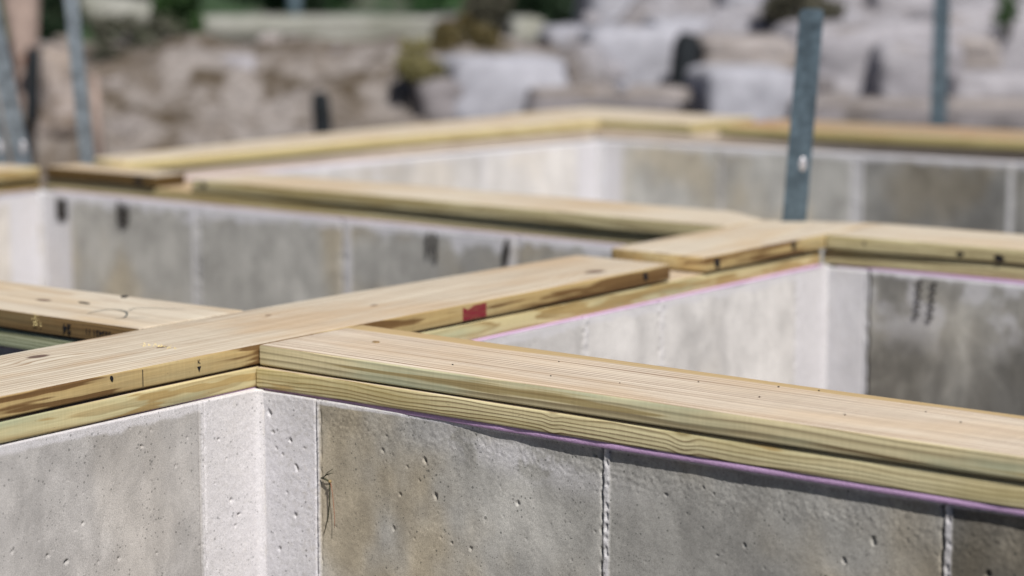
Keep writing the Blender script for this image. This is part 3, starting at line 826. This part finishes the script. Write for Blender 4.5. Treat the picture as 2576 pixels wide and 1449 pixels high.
# ------------------------------------------------------------------ tubes: dry twig hanging on the near wall
def tube(name, pts, rad, mat, parent, seg=6):
    V = []; F = []
    n = len(pts)
    for i, p in enumerate(pts):
        p = Vector(p); a = Vector(pts[max(0, i - 1)]); b = Vector(pts[min(n - 1, i + 1)])
        t = (b - a).normalized(); s_ = t.orthogonal().normalized(); q = t.cross(s_)
        r_ = rad[i] if isinstance(rad, (list, tuple)) else rad
        for k in range(seg):
            an = 2 * math.pi * k / seg
            V.append(p + (s_ * math.cos(an) + q * math.sin(an)) * r_)
    for i in range(n - 1):
        for k in range(seg):
            F.append((i * seg + k, i * seg + (k + 1) % seg, (i + 1) * seg + (k + 1) % seg, (i + 1) * seg + k))
    F += [tuple(range(seg))[::-1], tuple(range((n - 1) * seg, n * seg))]
    return link_mesh(name, pydata(name, V, F), mat, parent)
tw = empty("dry_twig", (0.165, -.004, -.228))
tag(tw, "dry bent twig with two needles hanging from the seam of the near wall", "twig")
TL = Vector(tw.location)
def W(*pts): return [Vector(p) - TL for p in pts]
tube("stem", W((.163, -.004, -.230), (.176, -.009, -.2285), (.186, -.011, -.2300), (.191, -.012, -.2355), (.190, -.011, -.250), (.186, -.008, -.275), (.180, -.005, -.300), (.168, -.003, -.333)), [.0016, .0018, .0017, .0016, .0012, .0011, .0011, .0007], M_twig, tw)
tube("needle", W((.164, -.004, -.228), (.175, -.011, -.226), (.188, -.015, -.214), (.206, -.019, -.2035)), [.0006, .0008, .0007, .0005], M_twig, tw)
tube("needle", W((.168, -.005, -.2275), (.184, -.012, -.219), (.199, -.015, -.2130)), [.0006, .0010, .0006], M_twig, tw)
tube("needle", W((.194, -.013, -.232), (.1975, -.012, -.252), (.199, -.011, -.275), (.202, -.012, -.298), (.2035, -.014, -.315)), .0005, M_twigr, tw)
bm = bmesh.new(); bmesh.ops.create_icosphere(bm, subdivisions=2, radius=.0032); me = bpy.data.meshes.new("bud"); bm.to_mesh(me); bm.free()
link_mesh("bud", me, M_bud, tw, Vector((.193, -.0135, -.2300)) - TL)

# ------------------------------------------------------------------ steel straps
def strap(label, base, w, hgt, lean, mat, yaw, below=.10, holes=(), thick=.004, curve=.0, group="steel straps standing in the walls"):
    """flat galvanised strap with rounded top; lean = sideways shift at the top"""
    o = empty("steel_strap", base)
    o.rotation_euler = (0, 0, yaw)
    tag(o, label, "strap", group)
    V = []; F = []
    zs = list(np.linspace(-below, hgt - w * .22, 14)); r_ = w * .22
    prof = [(z, w / 2) for z in zs] + [(hgt - r_ + r_ * math.sin(a), w / 2 - r_ + r_ * math.cos(a)) for a in (math.radians(30), math.radians(60), math.radians(90))]
    for (z, hw) in prof:
        sh = lean * (z / hgt) + curve * (z / hgt) ** 2
        for (sx_, sy_) in ((-1, -1), (1, -1), (1, 1), (-1, 1)):
            V.append((sx_ * hw + sh, sy_ * thick / 2 , z))
    n = len(prof)
    for i in range(n - 1):
        for k in range(4):
            F.append((i * 4 + k, i * 4 + (k + 1) % 4, (i + 1) * 4 + (k + 1) % 4, (i + 1) * 4 + k))
    F += [(3, 2, 1, 0), tuple(range((n - 1) * 4, n * 4))]
    link_mesh("strap_plate", pydata("strap_plate", V, F), mat, o, smooth=False)
    for (hx, hz, rx, rz) in holes:
        sh = lean * (hz / hgt)
        V2 = []; F2 = []
        for (yy_, sc) in ((-thick / 2 + .0004, 1.0), (-thick / 2 - .002, .95), (-thick / 2 - .003, .6)):
            for i in range(16):
                t = 2 * math.pi * i / 16
                V2.append((hx + sh + math.cos(t) * rx * sc, yy_, hz + math.sin(t) * rz * sc))
        for j in range(2):
            for i in range(16):
                F2.append((j * 16 + i, j * 16 + (i + 1) % 16, (j + 1) * 16 + (i + 1) % 16, (j + 1) * 16 + i))
        F2.append(tuple(range(32, 48)))
        link_mesh("bolt_head", pydata("bolt_head", V2, F2), M_nail, o)
    return o
yawc = math.atan2(CR.y, CR.x)   # faces square to the viewer's side of the site
strap("dark blue-grey steel strap with rounded top standing at the middle wall junction", (-.196, 2.318, 0), .066, .577, .036, M_strap, yawc, holes=((.010, .158, .0105, .020),))
strap("tall narrow steel strap rising behind the short dark-edged board", (-3.040, 2.335, 0), .050, .72, -.052, M_strap2, yawc + .1)
strap("wide leaning steel strap, right one of the pair at the left edge", (-3.285, 2.25, 0), .066, .75, -.135, M_strap2, yawc, holes=((.014, .042, .011, .026),))
strap("wide leaning steel strap, left one of the pair at the left edge", (-3.345, 2.20, 0), .066, .70, -.110, M_strap2, yawc - .05, holes=((.010, .040, .011, .026),))
strap("grey green steel strap at the back of the far wall near the right edge", (-1.53, 5.86, 0), .070, .80, .0, M_strap, yawc)

# ------------------------------------------------------------------ ground and surroundings
def terrain_z(u, v):
    """u to the right, v forward from the camera, metres: a broken rock bank, then a level yard behind it"""
    right = 1 / (1 + math.exp(-(u - .72) * 9))
    t0, t1 = 12.0 + 1.5 * right, 14.2 + 1.7 * right
    t = max(0.0, min(1.0, (v - t0) / (t1 - t0)))
    st = t * t * (3 - 2 * t)
    steps = (math.floor(st * 3) + max(0, min(1, (st * 3 % 1) * 1.8))) / 3
    bank = .5 * st + .5 * steps
    n = mnoise.fractal(Vector((u * .9, v * .9, 3.1)), 1.0, 2.0, 4) * .10
    n2 = mnoise.fractal(Vector((u * 3.1, v * 2.6, 9.1)), 1.0, 2.0, 4) * .07
    vor = mnoise.voronoi(Vector((u * 1.6, v * 1.6, 2.0)))[0]
    n3 = min(.25, vor[1] - vor[0]) * .5
    hi = .15 * (1 - right) + .46 * right
    hi = hi - .15 * (1 - right) * max(0.0, min(1.0, (v - 14.6) / 1.4))
    z = -1.0 + (hi + 1.0) * bank
    k = max(0, min(1, (v - 11) / 1.5)) * (1.0 if v < t1 + .3 else max(.12, 1 - (v - t1 - .3) * .8))
    return z + (n * .8 + n2 * .7 + n3 * .5 - .04) * k
FH = Vector((CF.x, CF.y, 0)).normalized(); RH = Vector((CR.x, CR.y, 0)).normalized()
def uvw(u, v, z): 
    p = Vector((CAMP.x, CAMP.y, 0)) + RH * u + FH * v
    return Vector((p.x, p.y, z))
V = []; F = []
us = list(np.linspace(-60, -5, 12)) + list(np.linspace(-4.6, 4.6, 150)) + list(np.linspace(6, 60, 10))
vs_ = [10.2] + list(np.linspace(11.2, 16.5, 130)) + list(np.linspace(17, 60, 16)) + [110]
for v_ in vs_:
    for u_ in us: V.append(uvw(u_, v_, terrain_z(u_, v_)))
nu = len(us)
for j in range(len(vs_) - 1):
    for i in range(nu - 1): F.append((j * nu + i, j * nu + i + 1, (j + 1) * nu + i + 1, (j + 1) * nu + i))
N = NT("bank_soil")
P = N.n("ShaderNodeNewGeometry").outputs["Position"]
a = N.noise(P, 1.7, 6, .65, .4)
c = N.mix(N.ramp(a, .36, .6), lin(100, 90, 79), lin(148, 141, 136))
b = N.noise(P, 3.2, 4, .55, .3)
c = N.mix(N.ramp(b, .50, .62, 0, .9), c, lin(78, 67, 52))
dotn = N.n("ShaderNodeVectorMath", operation='DOT_PRODUCT')
N.put(dotn.inputs[0], N.vmath('SUBTRACT', P, tuple(CAMP))); N.put(dotn.inputs[1], (CR.x, CR.y, 0.0))
uu_ = N.math('ADD', dotn.outputs["Value"], N.math('MULTIPLY', N.math('SUBTRACT', a, .5), 2.0))
grey = N.mix(N.ramp(N.noise(P, 2.6, 5, .6, .4), .35, .65), lin(134, 130, 131), lin(160, 158, 163))
c = N.mix(N.ramp(uu_, .0, .9), c, grey)
d = N.noise(P, 22, 5, .7)
c = N.mix(1.0, c, N.mix(N.ramp(d, .3, .7), (.7,) * 3, (1.2,) * 3), 'MULTIPLY')
N.bump(d, .8, .03)
M_bank = N.out(c, .95)
bank = link_mesh("dirt_bank", pydata("dirt_bank", V, F), M_bank)
tag(bank, kind="structure")
# flat sheet under everything (basement floors and the yard round the foundation)
M_ground = plain("gravel_ground", lin(84, 80, 74), .95, 0, .3, 30, .5)
g = 120
me = pydata("ground", [(-g, -g, -1.86), (g, -g, -1.86), (g, g, -1.86), (-g, g, -1.86)], [(0, 1, 2, 3)])
tag(link_mesh("ground", me, M_ground, smooth=False), kind="structure")
gz = []
Vg = [uvw(u_, v_, .215) for v_ in (17.6, 19, 24, 40, 80, 118) for u_ in (-70, -8, -4, -1.2, .12)]
Vg = [Vector((p.x, p.y, .0 + (.02 if i % 2 else 0))) for i, p in enumerate(Vg)]
Fg = [(r_ * 5 + c_, r_ * 5 + c_ + 1, (r_ + 1) * 5 + c_ + 1, (r_ + 1) * 5 + c_) for r_ in range(5) for c_ in range(4)]
M_lawn = plain("meadow_grass", lin(56, 76, 46), .9, 0, .45, 3, .6)
tag(link_mesh("lawn", pydata("lawn", Vg, Fg), M_lawn), kind="structure")
# yard outside the walls, between far wall and bank
V = [uvw(-60, 9.6, -1.02), uvw(60, 9.6, -1.02), uvw(60, 10.9, -1.02), uvw(-60, 10.9, -1.02)]

# ------------------------------------------------------------------ rocks
def rock(label, sx0, sx1, sy0, sy1, d, depth, mat, seed, blocky=.7, yaw=.3, roll=0.0, rough=.06, group=None, name="stone_block"):
    """boulder filling roughly the given picture extent at depth d: real width, height and depth in metres"""
    cpt = bgp((sx0 + sx1) / 2, (sy0 + sy1) / 2, d)
    w = (sx1 - sx0) / 5612.27 * d * 1.06; hh = (sy1 - sy0) / 5612.27 * d * 1.08
    bm = bmesh.new()
    bmesh.ops.create_cube(bm, size=1.0)
    bmesh.ops.subdivide_edges(bm, edges=bm.edges, cuts=9, use_grid_fill=True)
    for v in bm.verts:
        p = v.co.copy() * 2
        m = max(abs(p.x), abs(p.y), abs(p.z)); sph = p.normalized()
        # superellipsoid between ball and box
        e = 2 + blocky * 8
        L_ = (abs(sph.x) ** e + abs(sph.y) ** e + abs(sph.z) ** e) ** (-1 / e)
        q = sph * L_ * .5
        nn = mnoise.fractal(q * 2.2 + Vector((seed * 3.1, seed, 0)), 1.0, 2.0, 4) * rough * 1.6
        nn += mnoise.fractal(q * 7 + Vector((seed, seed * 2, 5)), 1.0, 2.0, 3) * rough * .5
        # chiselled facets
        cell = mnoise.voronoi(q * 2.6 + Vector((seed * 1.7, 0, seed)))[0][0]
        nn += (cell - .3) * rough * 1.3
        nn += mnoise.fractal(q * 1.1 + Vector((seed * 9.1, 2, seed)), 1.0, 2.0, 2) * .06
        q = q * (1 + nn)
        v.co = Vector((q.x * w, q.y * depth, q.z * hh))
    me = bpy.data.meshes.new(name); bm.to_mesh(me); bm.free()
    o = link_mesh(name, me, mat)
    o.location = cpt + CF * depth * .3
    o.rotation_euler = (0, roll, yawc + yaw)
    tag(o, label, "rock", group)
    return o
S_light = stone_mat("pale_limestone", lin(168, 168, 175), lin(150, 150, 157), 2.2, lin(134, 128, 124), .58)
S_mid = stone_mat("grey_limestone", lin(164, 161, 165), lin(142, 139, 143), 2.6, lin(124, 116, 108), .54)
S_brown = stone_mat("brownish_limestone", lin(160, 153, 150), lin(132, 125, 120), 3.5, lin(112, 100, 86), .50)
S_dark = stone_mat("slate_and_gap_shade", (.020, .024, .028, 1), (.012, .014, .015, 1), 3.0, (.02, .02, .018, 1), .6)  # slate colour, also used as painted shade in two gaps
S_dgrey = stone_mat("dark_grey_stone", lin(134, 129, 130), lin(106, 102, 102), 4.0, lin(80, 72, 62), .55)
S_dk2 = stone_mat("wet_rock_and_crevice_shade", lin(78, 76, 78), lin(48, 46, 46), 4.0, lin(70, 60, 50), .55)  # dark rock colour, also the painted shade of one crevice
S_green = stone_mat("lichen_pale_slab", lin(154, 154, 146), lin(130, 131, 120), 2.5, lin(120, 120, 92), .60)
S_mauve = stone_mat("mauve_rock", lin(172, 162, 158), lin(146, 134, 124), 2.6, lin(104, 88, 68), .52)
R = rock
R("large pale quarry block at the top right of centre", 1476, 1872, -90, 72, 16.0, .9, S_light, 1, .85, .15, rough=.045)
R("rounded pale stone left of the large quarry blocks", 1366, 1506, 60, 158, 14.6, .45, S_light, 2, .35, .2)
R("grey block below the large pale quarry block", 1470, 1700, 66, 232, 14.2, .7, S_light, 3, .75, .1, rough=.045)
R("pale wide block at centre behind the far corner", 1110, 1400, 138, 330, 13.4, .7, S_light, 4, .7, .25, rough=.05)
R("brownish block right of the pale centre block", 1360, 1560, 150, 250, 14.0, .5, S_mid, 5, .6, .1)
R("long low pale ledge stone just above the far corner", 1340, 1716, 212, 250, 13.2, .5, S_brown, 6, .9, .05, rough=.02)
R("lower ledge stone behind the far board", 1340, 1700, 246, 330, 12.9, .5, S_dgrey, 7, .9, .05, rough=.03)
R("grey block above the dark gap between the quarry blocks", 1636, 1772, 40, 140, 14.4, .5, S_light, 8, .7, .1, rough=.05)
R("near-black slab painting the shade in the gap between blocks", 1692, 1744, 92, 320, 13.7, .25, S_dark, 10, .6, .1, .10, rough=.05)  # added slab, its near-black colour stands in for the gap's shade
R("large pale grey block right of the dark gap", 1758, 1990, 168, 330, 13.3, .6, S_light, 11, .85, .22, rough=.03)
R("brown dusty block on the large pale grey block", 1756, 1985, 86, 178, 13.9, .6, S_brown, 12, .75, .12, rough=.05)
R("pale block behind the top of the steel strap", 1800, 1900, -40, 92, 15.4, .6, S_light, 13, .6, .2)
R("shaded stone under the brush beside the strap top", 1890, 2010, 30, 110, 15.0, .4, S_mid, 14, .5, .2)
R("mottled grey stone right of the strap top", 2030, 2230, 80, 240, 13.9, .6, S_mid, 15, .8, .15, rough=.07)
R("dusky block left of the right-hand strap", 2200, 2400, 100, 262, 13.7, .6, S_mid, 17, .8, .1, rough=.05)
R("long pinkish ledge stone right of the strap", 2020, 2345, 246, 276, 13.0, .5, S_brown, 19, .9, .05, rough=.02)
R("low brown block behind the far right board", 2020, 2400, 268, 350, 12.7, .5, S_dgrey, 20, .9, .05, rough=.03)
R("pale stone high up left of the right-hand strap", 2190, 2350, -40, 112, 15.4, .6, S_mid, 21, .6, .1, rough=.06)
R("pale pointed stone at the top right", 2480, 2590, 20, 190, 14.6, .5, S_mid, 22, .4, .3, .2, rough=.08)
R("bluish flat block near the right edge", 2390, 2600, 176, 252, 13.5, .5, S_mid, 23, .85, .08, rough=.04)
R("ledge stone at the right edge", 2380, 2640, 244, 284, 13.0, .5, S_brown, 24, .9, .03, rough=.02)
R("brown low block at the right edge", 2380, 2640, 276, 350, 12.7, .5, S_dgrey, 25, .9, .03, rough=.03)
R("mottled block right of the right-hand strap", 2380, 2500, 90, 180, 14.0, .5, S_brown, 26, .6, .2, rough=.08)
R("dark stone painting the crevice shadow at the top right", 2410, 2452, 10, 130, 14.9, .3, S_dk2, 27, .3, .2, .25, rough=.16)  # dark colour stands in for shadow between the stones
R("grey block above the mottled strap-side stones", 2040, 2210, -60, 100, 15.6, .5, S_mid, 28, .6, .2, rough=.07)
R("block on the right skyline", 2350, 2600, -90, 40, 16.0, .5, S_mid, 29, .6, .1, rough=.06)
# left bank
R("long pale slab lying along the top of the bank", 500, 1078, 36, 102, 17.6, .6, S_green, 30, .75, .04, rough=.06)
R("pale slab at the top left beside the tall strap", 205, 392, -10, 52, 17.2, .5, S_green, 31, .5, .1, .14, rough=.05)
R("bluish slab right of the long pale slab", 1080, 1196, 34, 70, 17.9, .4, S_dgrey, 32, .8, .05)
R("small whitish stone between bushes at centre", 1282, 1362, 42, 112, 16.6, .35, S_green, 33, .3, .2)
R("white weathered ledge at the top of the bank", 820, 1000, 108, 170, 14.4, .5, S_light, 34, .7, .1, rough=.06)
R("slanting dark stone at centre left", 998, 1036, 190, 330, 13.5, .35, S_dk2, 35, .4, .2, .62, rough=.16)
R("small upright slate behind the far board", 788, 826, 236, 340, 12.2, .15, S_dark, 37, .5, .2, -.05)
R("narrow black slab painting the shadow behind the leaning straps", 62, 90, 128, 300, 12.6, .2, S_dark, 38, .6, .1, .05)  # added black slab in place of a shadowed gap
R("pale rock hump between the two left straps", 84, 190, 118, 330, 13.2, .7, S_mauve, 53, .3, .1, rough=.12)
# big stones filling the heart of the block pile
R("buried pale stone behind the centre blocks", 1330, 1760, 100, 300, 14.7, .9, S_light, 55, .6, .1, rough=.05)
R("buried grey stone behind the strap-side blocks", 1980, 2420, 60, 330, 14.1, .8, S_mid, 56, .6, .1, rough=.06)
R("buried grey stone behind the right edge blocks", 2330, 2700, 20, 330, 14.8, .8, S_mid, 57, .6, .1, rough=.06)
R("mossy grey slab between the moss and the pale centre block", 1040, 1150, 200, 330, 13.3, .5, S_dgrey, 58, .5, .2, rough=.08)
# rubble
rnd = random.Random(11)
mats = [S_mid, S_brown, S_brown, S_dgrey, S_light]
MN = {S_mid.name: "grey", S_brown.name: "brown", S_dgrey.name: "dark grey", S_light.name: "pale"}
LM = [(150, "at the left edge by the leaning straps"), (260, "behind the tall narrow strap"), (440, "below the grey dead brush"), (620, "left of the middle of the bank"),
      (800, "at the middle of the bank"), (960, "below the white weathered ledge"), (1120, "near the yellow green moss clump"), (1300, "left of the pale centre block"), (1500, "above the far corner"),
      (1700, "left of the dark gap"), (1900, "right of the dark gap"), (2080, "behind the rounded steel strap"), (2340, "between the two right-hand straps"), (2600, "at the right edge")]
seen = {}
def rubble_label(i, sx_, row, k, s):
    place = next(t for lim, t in LM if sx_ < lim)
    hgt = "high up" if row < 110 else ("halfway down" if row < 190 else "low down")
    lab = ("small " if s < 52 else "larger ") + MN[k.name] + " rubble stone " + hgt + " " + place
    seen[lab] = seen.get(lab, 0) + 1
    if seen[lab] > 1: lab += ["", ", the flatter one", ", the tilted one", ", half buried"][min(3, seen[lab] - 1)]
    return lab
for i in range(27):
    sx_ = rnd.uniform(60, 1250) if i < 24 else rnd.uniform(1400, 2576)
    d_ = rnd.uniform(11.8, 15.2); s = rnd.uniform(28, 80)
    u_ = (sx_ - 1288) / 5612.27 * d_
    z_ = terrain_z(u_, d_)
    # row where this depth's ground is seen
    row = 724.5 - ((z_ - CAMP.z) / d_ - CF.z) / CU.z * 5612.27
    if i >= 24: row = rnd.uniform(20, 240)
    k = mats[i % 4] if i < 24 else rnd.choice([S_mid, S_dgrey, S_light])
    R(rubble_label(i, sx_, row, k, s), sx_ - s / 2, sx_ + s / 2, row - s * .42, row + s * .25, d_ if i < 24 else d_ + 1.0, s / 5612 * d_, k, 100 + i,
      rnd.uniform(.1, .5), rnd.uniform(-.6, .6), rnd.uniform(-.3, .3), rough=.12, name="rubble_stone",
      group="loose rubble stones on the bank" if i < 24 else "loose rubble stones among the quarry blocks")

# ------------------------------------------------------------------ plants and posts
def foliage(label, sx0, sx1, sy0, sy1, d, depth, n, leaf, mat, seed, name="bush", stems=True, cat="bush", drop=0.0):
    rnd = random.Random(seed)
    cpt = bgp((sx0 + sx1) / 2, (sy0 + sy1) / 2, d)
    w = (sx1 - sx0) / 5612.27 * d; hh = (sy1 - sy0) / 5612.27 * d
    V = []; F = []
    cl = [(rnd.uniform(-.42, .42) * w, rnd.uniform(-.4, .4) * depth, rnd.uniform(-.42, .42) * hh, rnd.uniform(.12, .3)) for _ in range(26)]
    for i in range(n):
        cx_, cy_, cz_, cr = rnd.choice(cl)
        q = Vector((rnd.gauss(0, 1), rnd.gauss(0, 1), rnd.gauss(0, 1)))
        q = q.normalized() * rnd.random() ** .4 * cr
        p = Vector((cx_ + q.x * w * .8, cy_ + q.y * depth, cz_ + q.z * hh))
        s = leaf * rnd.uniform(.6, 1.3)
        a = Vector((rnd.gauss(0, 1), rnd.gauss(0, 1), rnd.gauss(0, .7))).normalized(); b = a.orthogonal().normalized()
        b = (Matrix.Rotation(rnd.uniform(0, 6.28), 3, a) @ b); c2 = a.cross(b)
        o_ = len(V)
        V += [p - b * s, p + c2 * s * .4 + a * s * .1, p + b * s, p - c2 * s * .4 + a * s * .1]
        F.append((o_, o_ + 1, o_ + 2, o_ + 3))
    root = empty(name, cpt - Vector((0, 0, hh * .5 + drop)))
    root.rotation_euler = (0, 0, yawc)
    tag(root, label, cat)
    V = [v + Vector((0, 0, hh * .5 + drop)) for v in V]
    link_mesh("leaves", pydata("leaves", V, F), mat, root, smooth=False)
    if stems:
        for k in range(5):
            tx, ty, tz, _ = cl[k]
            tube("stem", [(tx * .2, ty * .2, -.1), (tx * .5, ty * .5, drop + hh * .3), (tx, ty, drop + hh * .5 + tz)], [.012, .008, .004], M_twig, root)
    return root
L_dark = leaf_mat("dark_leaf", (.006, .012, .006, 1), (.02, .045, .018, 1))
L_green = leaf_mat("green_leaf", (.018, .05, .012, 1), (.05, .10, .03, 1))
L_bright = leaf_mat("meadow_leaf", (.03, .08, .02, 1), (.06, .15, .05, 1))
L_yel = leaf_mat("yellow_moss_leaf", (.14, .12, .03, 1), (.26, .24, .12, 1))
L_brown = leaf_mat("brown_weed_leaf", (.06, .05, .018, 1), (.13, .10, .04, 1))
L_grey = leaf_mat("grey_dead_leaf", (.05, .05, .035, 1), (.14, .13, .09, 1))
L_olive = leaf_mat("olive_leaf", (.05, .052, .034, 1), (.15, .15, .11, 1))
foliage("dark evergreen hedge across the top left behind the bank", 120, 790, -330, 62, 22, 1.2, 22000, .07, L_dark, 1, "hedge", cat="hedge")
foliage("green bushes behind the long pale slab", 760, 1300, -330, 34, 26, 1.2, 20000, .07, L_bright, 2, "hedge", cat="hedge")
foliage("deep green bush left of the large pale quarry block", 1280, 1520, -330, 130, 19.5, 1.0, 12000, .055, L_green, 3)
foliage("dark bush behind the rounded pale stone", 1290, 1470, -60, 150, 19.2, .8, 4000, .05, L_dark, 4)
foliage("tall dark hedge beyond the right-hand blocks", 1450, 2700, -330, 60, 24, 1.2, 20000, .08, L_dark, 5, "hedge", cat="hedge")
foliage("leafy green shrub in front of the long pale slab", 392, 508, -60, 135, 14.6, .4, 3600, .035, L_green, 6)
foliage("dark shrub at the top left behind the tall strap", 92, 210, -80, 108, 16.0, .5, 2500, .035, L_dark, 7)
foliage("yellow green moss clump on the bank at centre", 1005, 1112, 100, 205, 13.3, .35, 1500, .022, L_yel, 8, "moss_clump", False, "moss")
foliage("brown olive weeds left of the small whitish stone", 1100, 1300, 50, 190, 14.0, .4, 5200, .03, L_brown, 9, "weeds", True, "weeds")
foliage("tall brown stalk cluster at top centre", 1150, 1290, -90, 120, 15.0, .3, 4200, .03, L_grey, 10, "weeds", True, "weeds")
foliage("grey dead brush sprawling over the bank at left", 225, 440, 45, 190, 14.0, .4, 1700, .03, L_olive, 11, "dead_brush", True, "brush")
foliage("dark dead brush behind the top of the steel strap", 1930, 2120, -50, 60, 14.6, .4, 2000, .03, L_grey, 12, "dead_brush", True, "brush")
foliage("small green sprig at the top right edge", 2500, 2570, -30, 60, 14.2, .3, 260, .025, L_green, 13, "bush")

M_bark = plain("peeled_bark", lin(158, 140, 130), .9, 0, .25, 9, .5)
M_bark2 = plain("orange_inner_wood", lin(134, 92, 66), .9, 0, .3, 9, .5)
tk = empty("tree_trunk", bgp(55, 300, 13.4))
tag(tk, "peeled pinkish tree trunk leaning behind the straps at the left", "tree trunk")
o_ = Vector(tk.location)
pts = [bgp(72, 330, 13.4) - o_, bgp(62, 230, 13.4) - o_, bgp(66, 160, 13.4) - o_, bgp(58, 90, 13.4) - o_, bgp(52, 0, 13.4) - o_, bgp(45, -150, 13.4) - o_, bgp(42, -500, 13.4) - o_]
tube("trunk", pts, [.035, .05, .07, .09, .115, .12, .13], M_bark, tk, 14)
pts2 = [bgp(78, 200, 13.25) - o_, bgp(70, 150, 13.2) - o_, bgp(84, 120, 13.2) - o_]
tube("branch_stub", pts2, [.02, .045, .03], M_bark2, tk, 10)
st = empty("wooden_stake", bgp(248, 420, 12.4)); o_ = Vector(st.location)
tag(st, "pale weathered wooden stake right of the tall narrow strap", "stake")
tube("stake_shaft", [bgp(252, 420, 12.4) - o_, bgp(236, 190, 12.4) - o_], [.028, .022], M_bark, st, 6)
pm = plain("pale_blue_post", lin(150, 168, 186), .5, .3)
po = empty("post", bgp(741, 45, 20.0)); o_ = Vector(po.location)
tag(po, "pale blue post beyond the long pale slab", "post")
tube("post_shaft", [bgp(741, 60, 20.0) - o_, bgp(741, -250, 20.0) - o_], .06, pm, po, 10)
